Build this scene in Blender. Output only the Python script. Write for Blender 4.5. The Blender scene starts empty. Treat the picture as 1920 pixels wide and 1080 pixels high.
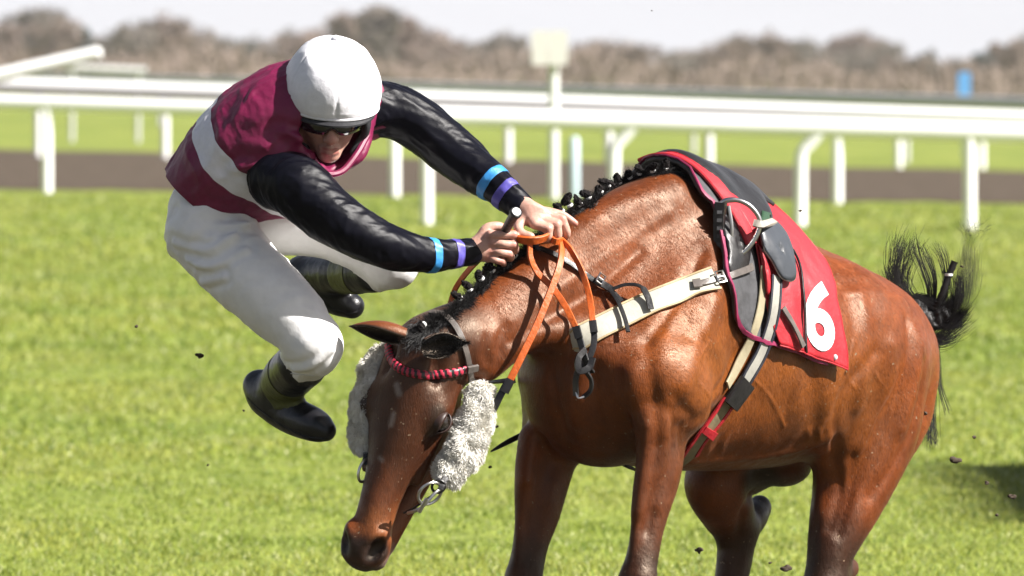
import bpy, bmesh, math, random
import numpy as np
from mathutils import Vector, Matrix, Quaternion
from mathutils.bvhtree import BVHTree
random.seed(7)
RNG = np.random.default_rng(7)
scene = bpy.context.scene
COL = scene.collection
R = math.radians

# ------------------------------------------------------------------ camera
CAM_Z, FOCUS, FPX = 1.65, 20.0, 16000.0
PITCH, ROLL = R(1.511), R(0.6)
cam_rot = Matrix.Rotation(R(90) - PITCH, 3, 'X') @ Matrix.Rotation(ROLL, 3, 'Z')
cam_loc = Vector((0, -FOCUS, CAM_Z))
cd = bpy.data.cameras.new('camera')
cam = bpy.data.objects.new('camera', cd)
COL.objects.link(cam)
cam.matrix_world = Matrix.Translation(cam_loc) @ cam_rot.to_4x4()
cd.lens, cd.sensor_width = 300, 36
cd.clip_start, cd.clip_end = 0.5, 4000
cd.dof.use_dof = True
cd.dof.focus_distance = 19.95
cd.dof.aperture_fstop = 9.5
scene.camera = cam

# ------------------------------------------------------------------ light
SUN_EL, SUN_AZ = 42.0, 20.0      # azimuth: degrees from +X towards the camera (-Y)
ldir = Vector((math.cos(R(SUN_EL)) * math.cos(R(SUN_AZ)), -math.cos(R(SUN_EL)) * math.sin(R(SUN_AZ)), math.sin(R(SUN_EL))))
sd = bpy.data.lights.new('sun', 'SUN')
sd.energy, sd.angle, sd.color = 5.0, R(0.6), (1.0, 0.96, 0.91)
sun = bpy.data.objects.new('sun', sd)
COL.objects.link(sun)
sun.rotation_euler = ldir.to_track_quat('Z', 'Y').to_euler()
world = bpy.data.worlds.new('World')
scene.world = world
world.use_nodes = True
wn, wl = world.node_tree.nodes, world.node_tree.links
bg = wn['Background']
sky = wn.new('ShaderNodeTexSky')
sky.sky_type = 'NISHITA'
sky.sun_disc = False
sky.sun_elevation = R(SUN_EL)
sky.sun_rotation = R(90 + SUN_AZ)
sky.air_density, sky.dust_density, sky.ozone_density = 1.0, 3.0, 1.0
# thin high cloud over the whole sky
tc = wn.new('ShaderNodeTexCoord'); mp = wn.new('ShaderNodeMapping'); mp.inputs['Scale'].default_value = (1, 1, 5)
nz = wn.new('ShaderNodeTexNoise'); nz.inputs['Scale'].default_value = 2.2; nz.inputs['Detail'].default_value = 5
cr = wn.new('ShaderNodeValToRGB'); cr.color_ramp.elements[0].position = .25; cr.color_ramp.elements[1].position = .6
cr.color_ramp.elements[0].color = (.75, .75, .75, 1); cr.color_ramp.elements[1].color = (.97, .97, .97, 1)
mx = wn.new('ShaderNodeMixRGB'); mx.inputs[2].default_value = (13.2, 13.2, 13.9, 1)
wl.new(tc.outputs['Generated'], mp.inputs[0]); wl.new(mp.outputs[0], nz.inputs['Vector'])
sx = wn.new('ShaderNodeSeparateXYZ'); wl.new(tc.outputs['Generated'], sx.inputs[0])
mr = wn.new('ShaderNodeMapRange'); mr.inputs[1].default_value = .06; mr.inputs[2].default_value = .45; mr.inputs[3].default_value = 1.0; mr.inputs[4].default_value = .08; wl.new(sx.outputs[2], mr.inputs[0])
mm = wn.new('ShaderNodeMath'); mm.operation = 'MULTIPLY'
wl.new(nz.outputs['Fac'], cr.inputs[0]); wl.new(cr.outputs[0], mm.inputs[0]); # clearer, bluer sky behind the camera, bright thin cloud ahead
mr2 = wn.new('ShaderNodeMapRange'); mr2.inputs[1].default_value = -.35; mr2.inputs[2].default_value = .35; mr2.inputs[3].default_value = .45; mr2.inputs[4].default_value = 1; wl.new(sx.outputs[1], mr2.inputs[0])
m3 = wn.new('ShaderNodeMath'); m3.operation = 'MULTIPLY'; wl.new(mr.outputs[0], m3.inputs[0]); wl.new(mr2.outputs[0], m3.inputs[1]); wl.new(m3.outputs[0], mm.inputs[1]); wl.new(mm.outputs[0], mx.inputs[0]); wl.new(sky.outputs[0], mx.inputs[1])
wl.new(mx.outputs[0], bg.inputs[0])
bg.inputs[1].default_value = 0.029
scene.view_settings.view_transform = 'Standard'
scene.view_settings.look = 'None'
scene.view_settings.gamma = 1
scene.view_settings.exposure = 1.4
scene.render.resolution_x, scene.render.resolution_y = 1920, 1080

# ------------------------------------------------------------------ helpers
def nrm(v):
    v = np.asarray(v, float); return v / np.linalg.norm(v)
def ray(px, py):
    d = cam_rot @ Vector(((px - 960) / FPX, -(py - 540) / FPX, -1))
    return np.array(d)
CL = np.array(cam_loc)
def W(px, py, y):
    """world point seen at photo pixel px,py at depth y"""
    d = ray(px, py); t = (y - CL[1]) / d[1]
    return CL + d * t
def ground_at(px, py, z=0.0):
    d = ray(px, py); t = (z - CL[2]) / d[2]
    return CL + d * t

def mesh_obj(name, V, F, mat, parent=None, smooth=True, colors=None):
    me = bpy.data.meshes.new(name)
    V = np.asarray(V, float)
    if isinstance(F, np.ndarray) and F.ndim == 2:
        n, k = F.shape
        me.vertices.add(len(V)); me.vertices.foreach_set('co', V.astype(np.float32).ravel())
        me.loops.add(n * k); me.loops.foreach_set('vertex_index', F.astype(np.int32).ravel())
        me.polygons.add(n)
        me.polygons.foreach_set('loop_start', np.arange(0, n * k, k, dtype=np.int32))
        me.polygons.foreach_set('loop_total', np.full(n, k, dtype=np.int32))
        me.update(calc_edges=True); me.validate()
    else:
        me.from_pydata([tuple(v) for v in V], [], [tuple(f) for f in F]); me.update()
    if smooth:
        me.polygons.foreach_set('use_smooth', np.ones(len(me.polygons), bool))
    if colors is not None:
        a = me.color_attributes.new('Col', 'FLOAT_COLOR', 'POINT')
        c = np.ones((len(V), 4), np.float32); c[:, :3] = colors
        a.data.foreach_set('color', c.ravel())
    if isinstance(mat, (list, tuple)):
        for m in mat: me.materials.append(m)
    else:
        me.materials.append(mat)
    o = bpy.data.objects.new(name, me)
    COL.objects.link(o)
    if parent is not None: o.parent = parent
    return o
def tag(o, label=None, cat=None, group=None, kind=None):
    if label: o['label'] = label
    if cat: o['category'] = cat
    if group: o['group'] = group
    if kind: o['kind'] = kind
    return o
def empty(name, label, cat, group=None):
    o = bpy.data.objects.new(name, None); o.empty_display_size = .1
    COL.objects.link(o); return tag(o, label, cat, group)

class MB:
    """collects simple geometry into one mesh"""
    def __init__(s): s.V = []; s.F = []; s.M = []; s.n = 0
    def add(s, V, F, mi=0):
        V = np.asarray(V, float)
        s.V.append(V); s.F += [tuple(int(i) + s.n for i in f) for f in F]; s.M += [mi] * len(F); s.n += len(V)
    def build(s, name, mat, parent=None, smooth=True):
        o = mesh_obj(name, np.vstack(s.V), s.F, mat, parent, smooth)
        if smooth: o.data.set_sharp_from_angle(angle=R(38))
        if any(s.M): o.data.polygons.foreach_set('material_index', s.M)
        return o
    def tube(s, P, r, n=10, mi=0, cap=True):
        P = np.asarray(P, float); k = len(P)
        r = np.full(k, r) if np.isscalar(r) else np.asarray(r, float)
        T = np.gradient(P, axis=0); T /= np.linalg.norm(T, axis=1)[:, None] + 1e-9
        u = np.cross(T[0], [0, 0, 1]);
        if np.linalg.norm(u) < .1: u = np.cross(T[0], [1, 0, 0])
        u /= np.linalg.norm(u)
        V = []
        for i in range(k):
            u = u - T[i] * (u @ T[i]); u /= np.linalg.norm(u); v = np.cross(T[i], u)
            for j in range(n):
                a = 2 * math.pi * j / n
                V.append(P[i] + r[i] * (math.cos(a) * u + math.sin(a) * v))
        F = [(i * n + j, i * n + (j + 1) % n, (i + 1) * n + (j + 1) % n, (i + 1) * n + j) for i in range(k - 1) for j in range(n)]
        if cap:
            F.append(tuple(range(n))[::-1]); F.append(tuple(range((k - 1) * n, k * n)))
        s.add(V, F, mi)
    def ribbon(s, P, N, w, th, mi=0, edge=0.25):
        """strap: path P, surface normals N, width w, thickness th, rounded edges"""
        P = np.asarray(P, float); N = np.asarray(N, float); k = len(P)
        w = np.full(k, w) if np.isscalar(w) else np.asarray(w, float)
        T = np.gradient(P, axis=0); T /= np.linalg.norm(T, axis=1)[:, None] + 1e-9
        prof = [(-.5, 0), (-.5, .6), (-.44, 1), (0, 1.08), (.44, 1), (.5, .6), (.5, 0), (.44, -.1), (-.44, -.1)]
        V = []
        for i in range(k):
            n = N[i] - T[i] * (N[i] @ T[i]); n /= np.linalg.norm(n) + 1e-9; b = np.cross(T[i], n)
            for a, c in prof: V.append(P[i] + b * a * w[i] + n * c * th)
        m = len(prof)
        F = [(i * m + j, i * m + (j + 1) % m, (i + 1) * m + (j + 1) % m, (i + 1) * m + j) for i in range(k - 1) for j in range(m)]
        F.append(tuple(range(m))[::-1]); F.append(tuple(range((k - 1) * m, k * m)))
        s.add(V, F, mi)
    def box(s, c, ax, half, mi=0):
        c = np.asarray(c, float); ax = [np.asarray(a, float) for a in ax]
        V = [c + ax[0] * half[0] * i + ax[1] * half[1] * j + ax[2] * half[2] * k for i in (-1, 1) for j in (-1, 1) for k in (-1, 1)]
        s.add(V, [(0, 1, 3, 2), (4, 6, 7, 5), (0, 4, 5, 1), (2, 3, 7, 6), (0, 2, 6, 4), (1, 5, 7, 3)], mi)

def crom(P, m):
    """Catmull-Rom resample: m points per span"""
    P = np.asarray(P, float)
    A = np.vstack([2 * P[0] - P[1], P, 2 * P[-1] - P[-2]]); out = []
    for i in range(1, len(A) - 2):
        for j in range(m):
            t = j / m; a, b, c, d = A[i - 1], A[i], A[i + 1], A[i + 2]
            out.append(.5 * (2 * b + (c - a) * t + (2 * a - 5 * b + 4 * c - d) * t * t + (3 * b - a - 3 * c + d) * t ** 3))
    out.append(A[-2]); return np.array(out)

# value noise in numpy (for geometry)
def vnoise(P, scale, seed=0):
    P = np.asarray(P, float) * scale + seed * 17.3
    I = np.floor(P).astype(np.int64); f = P - I; f = f * f * (3 - 2 * f)
    def h(a, b, c):
        x = (a * 374761393 + b * 668265263 + c * 2147483647 + seed * 9973) & 0xffffffff
        x = ((x ^ (x >> 13)) * 1274126177) & 0xffffffff
        return ((x ^ (x >> 16)) & 0xffff) / 65535.0
    r = 0
    for dx in (0, 1):
        for dy in (0, 1):
            for dz in (0, 1):
                w = (f[:, 0] if dx else 1 - f[:, 0]) * (f[:, 1] if dy else 1 - f[:, 1]) * (f[:, 2] if dz else 1 - f[:, 2])
                r = r + w * h(I[:, 0] + dx, I[:, 1] + dy, I[:, 2] + dz)
    return r * 2 - 1

# ---- implicit solids: smooth unions of tapered limbs and ellipsoids, polygonised with surface nets
class Solid:
    def __init__(s): s.pr = []
    def ell(s, c, r, ax=None, k=.03, sub=False):
        A = np.eye(3) if ax is None else np.array([nrm(a) for a in ax])
        c = np.asarray(c, float); r = np.asarray(r, float)
        ext = np.sqrt(((A * r[:, None]) ** 2).sum(0))
        def f(P):
            q = (P - c) @ A.T; k0 = np.linalg.norm(q / r, axis=1); k1 = np.linalg.norm(q / r ** 2, axis=1) + 1e-9
            return k0 * (k0 - 1) / k1
        s.pr.append((f, c - ext, c + ext, k, sub)); return s
    def chain(s, pts, k=.03, m=7, flat=None, sub=False):
        """pts rows: x,y,z,r[,q]; q is the ratio of the radius along axis flat"""
        A = crom(pts, m) if m > 1 else np.asarray(pts, float)
        P0, r0 = A[:, :3], A[:, 3]; q0 = A[:, 4] if A.shape[1] > 4 else np.ones(len(A))
        fl = None if flat is None else nrm(flat)
        rm = (r0 * np.maximum(q0, 1)).max()
        def f(P):
            best = np.full(len(P), 1e3)
            for i in range(len(A) - 1):
                a = P0[i]; b = P0[i + 1] - a; L = b @ b + 1e-12
                lo = np.minimum(a, P0[i + 1]) - rm - .09; hi = np.maximum(a, P0[i + 1]) + rm + .09
                mk = np.flatnonzero(((P > lo) & (P < hi)).all(1))
                if not len(mk): continue
                X = P[mk] - a; t = np.clip(X @ b / L, 0, 1); o = X - t[:, None] * b
                rr = r0[i] + t * (r0[i + 1] - r0[i])
                if fl is not None:
                    q = q0[i] + t * (q0[i + 1] - q0[i]); oa = o @ fl
                    o = o + ((oa / q - oa)[:, None]) * fl
                    d = np.linalg.norm(o, axis=1) - rr
                    g = np.sqrt(1 + (1 / q ** 2 - 1) * (oa / q) ** 2 / (np.einsum('ij,ij->i', o, o) + 1e-9))
                    d = d / np.maximum(g, .3)
                else: d = np.linalg.norm(o, axis=1) - rr
                best[mk] = np.minimum(best[mk], d)
            return best
        s.pr.append((f, P0.min(0) - rm, P0.max(0) + rm, k, sub)); return s
    def limb(s, a, b, ra, rb, k=.03, flat=None, q=1.0):
        return s.chain([list(a) + [ra, q], list(b) + [rb, q]], k=k, m=1, flat=flat)
    def ev(s, P, band):
        d = np.full(len(P), 1e3)
        for f, lo, hi, k, sub in s.pr:
            mg = band + k
            mk = np.flatnonzero(((P > lo - mg) & (P < hi + mg)).all(1))
            if not len(mk): continue
            v = f(P[mk]); c = d[mk]
            if sub:
                v = -v; h = np.maximum(k - np.abs(c - v), 0) / k; d[mk] = np.maximum(c, v) + h * h * k / 4
            else:
                h = np.maximum(k - np.abs(c - v), 0) / k; d[mk] = np.minimum(c, v) - h * h * k / 4
        return d
    def mesh(s, h, cs=6):
        add = [p for p in s.pr if not p[4]]
        lo = np.min([p[1] for p in add], 0) - 3 * h; hi = np.max([p[2] for p in add], 0) + 3 * h
        nb = np.ceil((hi - lo) / (h * cs)).astype(int) + 1
        n = nb * cs + 1
        D = np.full(n, 1.0, np.float32)
        ax = [np.arange(nb[i]) for i in range(3)]
        I = np.stack(np.meshgrid(*ax, indexing='ij'), -1).reshape(-1, 3)
        ctr = lo + (I + .5) * cs * h
        dc = s.ev(ctr, cs * h * 2.5)
        act = I[np.abs(dc) < cs * h * 1.35]
        for b in I[dc <= -cs * h * 1.35]:
            x, y, z = b * cs; D[x:x + cs + 1, y:y + cs + 1, z:z + cs + 1] = -1
        g = np.stack(np.meshgrid(*[np.arange(cs + 1)] * 3, indexing='ij'), -1).reshape(-1, 3)
        for st in range(0, len(act), 4000):
            a = act[st:st + 4000]
            G = (a[:, None, :] * cs + g[None]).reshape(-1, 3)
            key = (G[:, 0] * n[1] + G[:, 1]) * n[2] + G[:, 2]
            key = np.unique(key)
            G = np.stack([key // (n[1] * n[2]), (key // n[2]) % n[1], key % n[2]], 1)
            D.ravel()[key] = np.clip(s.ev(lo + G * h, cs * h), -1, 1)
        return nets(D, lo, h)

def nets(D, lo, h):
    S = D < 0
    c = [S[i:S.shape[0] - 1 + i, j:S.shape[1] - 1 + j, k:S.shape[2] - 1 + k] for i in (0, 1) for j in (0, 1) for k in (0, 1)]
    al = c[0].copy(); an = c[0].copy()
    for x in c[1:]: al &= x; an |= x
    idx = np.argwhere(an & ~al)
    ids = np.full(an.shape, -1, np.int32); ids[tuple(idx.T)] = np.arange(len(idx))
    acc = np.zeros((len(idx), 3)); cnt = np.zeros(len(idx))
    cor = [(i, j, k) for i in (0, 1) for j in (0, 1) for k in (0, 1)]
    for a in range(8):
        for b in range(a + 1, 8):
            d = np.array(cor[b]) - np.array(cor[a])
            if np.abs(d).sum() != 1: continue
            va = D[tuple((idx + cor[a]).T)].astype(float); vb = D[tuple((idx + cor[b]).T)].astype(float)
            m = (va < 0) != (vb < 0)
            t = np.where(m, va / np.where(m, va - vb, 1), 0)
            acc[m] += (np.array(cor[a]) + t[:, None] * d)[m]; cnt[m] += 1
    V = lo + (idx + acc / cnt[:, None]) * h
    Fs = []
    for axn in range(3):
        u, v = (axn + 1) % 3, (axn + 2) % 3
        sl0 = [slice(None)] * 3; sl1 = [slice(None)] * 3
        sl0[axn] = slice(0, -1); sl1[axn] = slice(1, None)
        A, B = S[tuple(sl0)], S[tuple(sl1)]
        E = np.argwhere(A != B)
        E = E[(E[:, u] > 0) & (E[:, v] > 0) & (E[:, u] < S.shape[u] - 1) & (E[:, v] < S.shape[v] - 1)]
        fl = A[tuple(E.T)]
        du = np.zeros(3, int); du[u] = 1; dv = np.zeros(3, int); dv[v] = 1
        q = np.stack([ids[tuple((E - du - dv).T)], ids[tuple((E - dv).T)], ids[tuple(E.T)], ids[tuple((E - du).T)]], 1)
        q[~fl] = q[~fl][:, ::-1]
        Fs.append(q)
    F = np.vstack(Fs); F = F[(F >= 0).all(1)]
    return V, F
def vnormals(V, F):
    n = np.cross(V[F[:, 2]] - V[F[:, 0]], V[F[:, 3]] - V[F[:, 1]]) if F.shape[1] == 4 else np.cross(V[F[:, 1]] - V[F[:, 0]], V[F[:, 2]] - V[F[:, 0]])
    N = np.zeros_like(V)
    for j in range(F.shape[1]): np.add.at(N, F[:, j], n)
    return N / (np.linalg.norm(N, axis=1)[:, None] + 1e-12)
def seg_dist(P, a, b):
    a = np.asarray(a, float); b = np.asarray(b, float) - a
    t = np.clip((P - a) @ b / (b @ b + 1e-12), 0, 1)
    return np.linalg.norm(P - a - t[:, None] * b, axis=1), t
def smooth01(x): x = np.clip(x, 0, 1); return x * x * (3 - 2 * x)
def paint(C, P, a, b, ra, rb, col, amt=1.0, soft=.03):
    d, t = seg_dist(P, a, b)
    w = amt * smooth01((ra + t * (rb - ra) - d) / soft + .5)
    C[:] = C * (1 - w[:, None]) + np.asarray(col)[None] * w[:, None]
def bvh_of(V, F): return BVHTree.FromPolygons([Vector(v) for v in V], [tuple(int(i) for i in f) for f in F])

# ---- materials
def mat(name, col, rough=.5, metal=0, **kw):
    m = bpy.data.materials.new(name); m.use_nodes = True
    n, l = m.node_tree.nodes, m.node_tree.links; b = n['Principled BSDF']
    b.inputs['Base Color'].default_value = (*col, 1); b.inputs['Roughness'].default_value = rough; b.inputs['Metallic'].default_value = metal
    for k, v in kw.items(): b.inputs[k.replace('_', ' ')].default_value = v
    return m, n, l, b
def noise(n, l, scale, detail=4, rough=.55, vec=None, stretch=None, coord='Object', dist=0):
    t = n.new('ShaderNodeTexNoise'); t.inputs['Scale'].default_value = scale; t.inputs['Detail'].default_value = detail
    t.inputs['Roughness'].default_value = rough; t.inputs['Distortion'].default_value = dist
    if vec is None:
        c = n.new('ShaderNodeTexCoord'); vec = c.outputs[coord]
    if stretch is not None:
        mp = n.new('ShaderNodeMapping'); mp.inputs['Scale'].default_value = stretch[:3]
        if len(stretch) > 3: mp.inputs['Rotation'].default_value = stretch[3:]
        l.new(vec, mp.inputs[0]); vec = mp.outputs[0]
    l.new(vec, t.inputs['Vector']); return t
def ramp(n, l, src, stops):
    r = n.new('ShaderNodeValToRGB'); e = r.color_ramp.elements
    while len(e) < len(stops): e.new(.5)
    for el, (p, c) in zip(e, stops):
        el.position = p; el.color = (*c, 1) if len(c) == 3 else c
    l.new(src, r.inputs[0]); return r
def bump(n, l, b, src, dist, strength=1.0, prev=None):
    k = n.new('ShaderNodeBump'); k.inputs['Distance'].default_value = dist; k.inputs['Strength'].default_value = strength
    l.new(src, k.inputs['Height'])
    if prev is not None: l.new(prev.outputs[0], k.inputs['Normal'])
    l.new(k.outputs[0], b.inputs['Normal']); return k
def mixc(n, l, a, bb, fac, mode='MIX'):
    x = n.new('ShaderNodeMixRGB'); x.blend_type = mode
    for i, v in ((1, a), (2, bb), (0, fac)):
        if isinstance(v, (int, float)): x.inputs[i].default_value = v
        elif isinstance(v, tuple): x.inputs[i].default_value = (*v, 1)
        else: l.new(v, x.inputs[i])
    return x
def fabric(name, col, rough=.55, bscale=40, bdist=.002, weave=900, var=.15, **kw):
    m, n, l, b = mat(name, col, rough, **kw)
    t = noise(n, l, bscale, 3)
    dark = tuple(c * (1 - var) for c in col); lite = tuple(min(1, c * (1 + var)) for c in col)
    r = ramp(n, l, t.outputs['Fac'], [(.3, dark), (.7, lite)]); l.new(r.outputs[0], b.inputs['Base Color'])
    k = bump(n, l, b, t.outputs['Fac'], bdist)
    w = noise(n, l, weave, 2); bump(n, l, b, w.outputs['Fac'], .0004, .6, k)
    return m
# ================================================================== HORSE
A_ = R(55); P0 = np.array([0.1625, 0, 0])
SD = np.array([math.cos(A_), math.sin(A_), 0]); WD = np.array([math.sin(A_), -math.cos(A_), 0]); ZD = np.array([0, 0, 1.])
def L(s, w, z): return P0 + SD * s + WD * w + ZD * z
def HP(px, py, w):
    d = ray(px, py); t = ((P0 + WD * w - CL) @ WD) / (d @ WD); return CL + d * t
def rows(*a): return [list(p) + list(r) for p, r in a]

HS = Solid()
bar = [(.10, .93, .19, .19), (.28, .985, .29, .205), (.48, 1.015, .335, .245), (.72, .955, .278, .285), (.93, .935, .235, .285), (1.08, .945, .205, .25), (1.22, .93, .155, .19)]
HS.chain([list(L(s, 0, zc)) + [hh, hw / hh] for s, zc, hh, hw in bar], k=.05, flat=WD)
HS.chain(rows((HP(1235, 400, 0), (.10,)), (HP(1298, 392, 0), (.07,)), (HP(1365, 440, 0), (.06,)), (HP(1440, 488, 0), (.07,)), (HP(1530, 545, 0), (.08,))), k=.1)
# chest, shoulders
HS.ell(HP(1120, 735, -.01), (.13, .17, .17), (SD, WD, ZD), k=.07)
for sg, c1, c2, c3 in ((1, (1225, 705), (1290, 560), (1262, 745)), (-1, (1052, 705), (1120, 560), (1085, 760))):
    w = .165 * sg
    HS.chain(rows((HP(c2[0] + 20, c2[1] - 130, w * .45), (.07,)), (HP(*c2, w * .85), (.105,)), (HP(*c1, w), (.092,))), k=.07)
    HS.chain(rows((HP(*c1, w), (.085,)), (HP(*c3, w), (.095,))), k=.045)
    HS.ell(HP(c3[0] + 45, c3[1] - 85, w * 1.06), (.085, .06, .13), (nrm(SD + .35 * ZD), WD, nrm(ZD - .35 * SD)), k=.03)
# breast halves
HS.ell(HP(1165, 735, .08), (.075, .07, .12), (SD, WD, ZD), k=.03)
HS.ell(HP(1065, 745, -.09), (.075, .07, .12), (SD, WD, ZD), k=.03)
HS.ell(HP(1135, 655, .02), (.11, .09, .08), (SD, WD, ZD), k=.06)
HS.ell([.212, -.050, .975], (.085, .062, .06), k=.04)
# hindquarters
for sg in (1, -1):
    HS.ell(L(1.0, .11 * sg, .985), (.27, .14, .15), (nrm(SD - .25 * ZD), WD, nrm(ZD + .25 * SD)), k=.08)
HS.chain(rows((L(.9, 0, 1.11), (.06,)), (L(1.08, 0, 1.06), (.06,)), (L(1.24, 0, .97), (.05,))), k=.09)
# near hind
HS.chain(rows((HP(1560, 610, .13), (.15,)), (HP(1615, 680, .14), (.152,)), (HP(1622, 780, .15), (.138,)), (HP(1606, 880, .16), (.105,)),
              (HP(1578, 970, .16), (.077,)), (HP(1556, 1040, .16), (.056,)), (HP(1545, 1110, .16), (.048,))), k=.05, flat=WD)
HS.ell(HP(1575, 800, .17), (.075, .07, .14), (nrm(SD + .2 * ZD), WD, nrm(ZD - .2 * SD)), k=.05)       # stifle
HS.chain(rows((HP(1600, 570, .17), (.05,)), (HP(1688, 645, .14), (.07,)), (HP(1690, 760, .13), (.08,)), (HP(1655, 860, .14), (.06,)), (HP(1612, 980, .15), (.03,))), k=.035)  # hamstring
HS.chain(rows((HP(1545, 1100, .16), (.046,)), (HP(1590, 1065, .16), (.026,))), k=.025)               # point of hock
HS.chain(rows((HP(1545, 1110, .16), (.045,)), (HP(1528, 1180, .16), (.032,)), (HP(1503, 1265, .16), (.029,)), (HP(1492, 1296, .16), (.038,)), (HP(1478, 1325, .16), (.028,))), k=.015)
# far hind
HS.chain(rows((L(1.05, -.13, .93), (.15,)), (HP(1430, 825, -.13), (.10,)), (HP(1345, 896, -.13), (.080,)), (HP(1362, 955, -.14), (.068,)), (HP(1376, 985, -.14), (.052,))), k=.05)
HS.chain(rows((HP(1380, 995, -.14), (.046,)), (HP(1412, 968, -.145), (.036,)), (HP(1424, 952, -.15), (.024,))), k=.02)
HS.ell(HP(1424, 951, -.155), (.027, .026, .029), k=.018)
HS.chain(rows((HP(1382, 992, -.14), (.050,)), (HP(1374, 1070, -.14), (.042,)), (HP(1350, 1180, -.14), (.031,)), (HP(1326, 1250, -.14), (.038,)), (HP(1318, 1285, -.14), (.028,))), k=.02)
# flank / groin
HS.ell(HP(1468, 874, -.03), (.095, .055, .050), (SD, WD, ZD), k=.03)
HS.chain(rows((HP(1500, 700, .2), (.05,)), (HP(1535, 790, .19), (.045,))), k=.05)
# fore legs: near then far
NF = rows((HP(1250, 735, .17), (.085,)), (HP(1243, 800, .17), (.060,)), (HP(1236, 880, .17), (.051,)), (HP(1216, 980, .17), (.038,)), (HP(1205, 1040, .17), (.037,)), (HP(1196, 1085, .17), (.044,)))
HS.chain(NF, k=.035)
HS.chain(rows((HP(1222, 775, .19), (.042,)), (HP(1218, 860, .185), (.034,)), (HP(1200, 960, .175), (.02,)), (HP(1186, 1060, .17), (.008,))), k=.015)
HS.chain(rows((HP(1262, 800, .17), (.035,)), (HP(1254, 890, .17), (.028,)), (HP(1228, 1000, .17), (.015,)), (HP(1214, 1080, .17), (.007,))), k=.015)
HS.chain(rows((HP(1195, 1090, .17), (.040,)), (HP(1186, 1140, .17), (.029,)), (HP(1172, 1270, .17), (.026,)), (HP(1168, 1320, .17), (.036,)), (HP(1156, 1372, .17), (.028,))), k=.015)
FF = rows((HP(1052, 790, -.15), (.092,)), (HP(1032, 860, -.15), (.064,)), (HP(1009, 960, -.15), (.053,)), (HP(993, 1030, -.15), (.042,)), (HP(981, 1085, -.15), (.044,)))
HS.chain(FF, k=.035)
HS.chain(rows((HP(1000, 820, -.15), (.035,)), (HP(990, 900, -.15), (.033,)), (HP(980, 990, -.15), (.02,)), (HP(968, 1070, -.15), (.008,))), k=.018)
HS.chain(rows((HP(1050, 870, -.15), (.03,)), (HP(1030, 960, -.15), (.026,)), (HP(1003, 1040, -.15), (.013,))), k=.015)
HS.chain(rows((HP(980, 1085, -.15), (.040,)), (HP(972, 1140, -.15), (.029,)), (HP(955, 1260, -.15), (.026,)), (HP(948, 1305, -.15), (.036,)), (HP(934, 1355, -.15), (.028,))), k=.015)
# elbow crease
# neck
VIEW = nrm([.1, -1, .05])
neck = [(1285, 540, .30, .19, .75), (1200, 505, .20, .185, .62), (1120, 512, .10, .150, .60), (1040, 548, .02, .120, .66), (962, 590, -.06, .097, .8), (893, 638, -.12, .086, .95), (850, 655, -.15, .08, 1)]
HS.chain([list(W(a, b, y)) + [r, q] for a, b, y, r, q in neck], k=.05, flat=VIEW)
HS.chain(rows((W(1250, 372, .18), (.05,)), (W(1180, 392, .12), (.045,)), (W(1100, 430, .06), (.04,)), (W(1010, 500, 0), (.035,)), (W(920, 565, -.08), (.03,)), (W(850, 605, -.14), (.03,))), k=.06)
HS.chain(rows((W(1190, 600, .02), (.055,)), (W(1080, 620, -.05), (.045,)), (W(985, 632, -.12), (.032,)), (W(915, 690, -.16), (.03,))), k=.035)   # muscle along the underside
# head
HO = W(802, 622, -.20)
ha = nrm([-.150, -.06, -.535])
hf = np.array([-.36, -.93, 0]); hf = nrm(hf - ha * (hf @ ha))
hl = np.cross(ha, hf); hl = hl if hl[0] > 0 else -hl
def Hd(u, v, w): return HO + ha * u + hf * v + hl * w
AX = (ha, hf, hl)
HS.ell(Hd(.10, -.03, 0), (.135, .085, .092), AX, k=.05)
HS.chain([list(Hd(.06, -.02, 0)) + [.062, 1.15], list(Hd(.2, -.012, 0)) + [.064, 1.32], list(Hd(.33, -.012, 0)) + [.050, 1.1], list(Hd(.45, -.01, 0)) + [.043, 1.05], list(Hd(.52, -.012, 0)) + [.045, 1.15]], k=.04, flat=hl)
for sg in (1, -1):
    HS.ell(Hd(.185, -.004, .078 * sg), (.045, .030, .027), AX, k=.025)            # orbit
    HS.ell(Hd(.17, -.12, .04 * sg), (.12, .09, .035), AX, k=.04)                 # jowl
    HS.chain(rows((Hd(.20, -.035, .086 * sg), (.014,)), (Hd(.34, -.035, .066 * sg), (.012,))), k=.022)   # facial crest
    HS.chain(rows((Hd(.16, -.03, .088 * sg), (.016,)), (Hd(.05, -.06, .075 * sg), (.016,))), k=.02)       # zygomatic
    HS.ell(Hd(.085, .028, .058 * sg), (.03, .008, .016), AX, k=.03, sub=True)      # hollow above the eye
    HS.ell(Hd(.198, .004, .108 * sg), (.026, .018, .016), AX, k=.008, sub=True)  # eye socket
    HS.chain(rows((Hd(.30, -.13, .028 * sg), (.04,)), (Hd(.42, -.098, .022 * sg), (.03,)), (Hd(.50, -.08, .015 * sg), (.026,))), k=.03)
    HS.ell(Hd(.51, .005, .036 * sg - .004), (.042, .034, .024), AX, k=.02)             # nostril wing
    HS.ell(Hd(.524, .026, .041 * sg - .007), (.038, .026, .017), (nrm(ha - .45 * hl * sg), nrm(hf), nrm(hl * sg + .45 * ha)), k=.014, sub=True)
HS.ell(Hd(.548, -.015, -.004), (.026, .030, .036), AX, k=.025)                           # upper lip
HS.ell(Hd(.535, -.080, .004), (.030, .022, .028), AX, k=.015)                         # lower lip
HS.chain(rows((Hd(.572, -.052, -.04), (.004,)), (Hd(.574, -.052, 0), (.004,)), (Hd(.572, -.052, .04), (.004,)),), k=.01, sub=True)
HS.chain(rows((Hd(.47, -.055, .055), (.004,)), (Hd(.565, -.052, .045), (.005,))), k=.012, sub=True)
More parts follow.
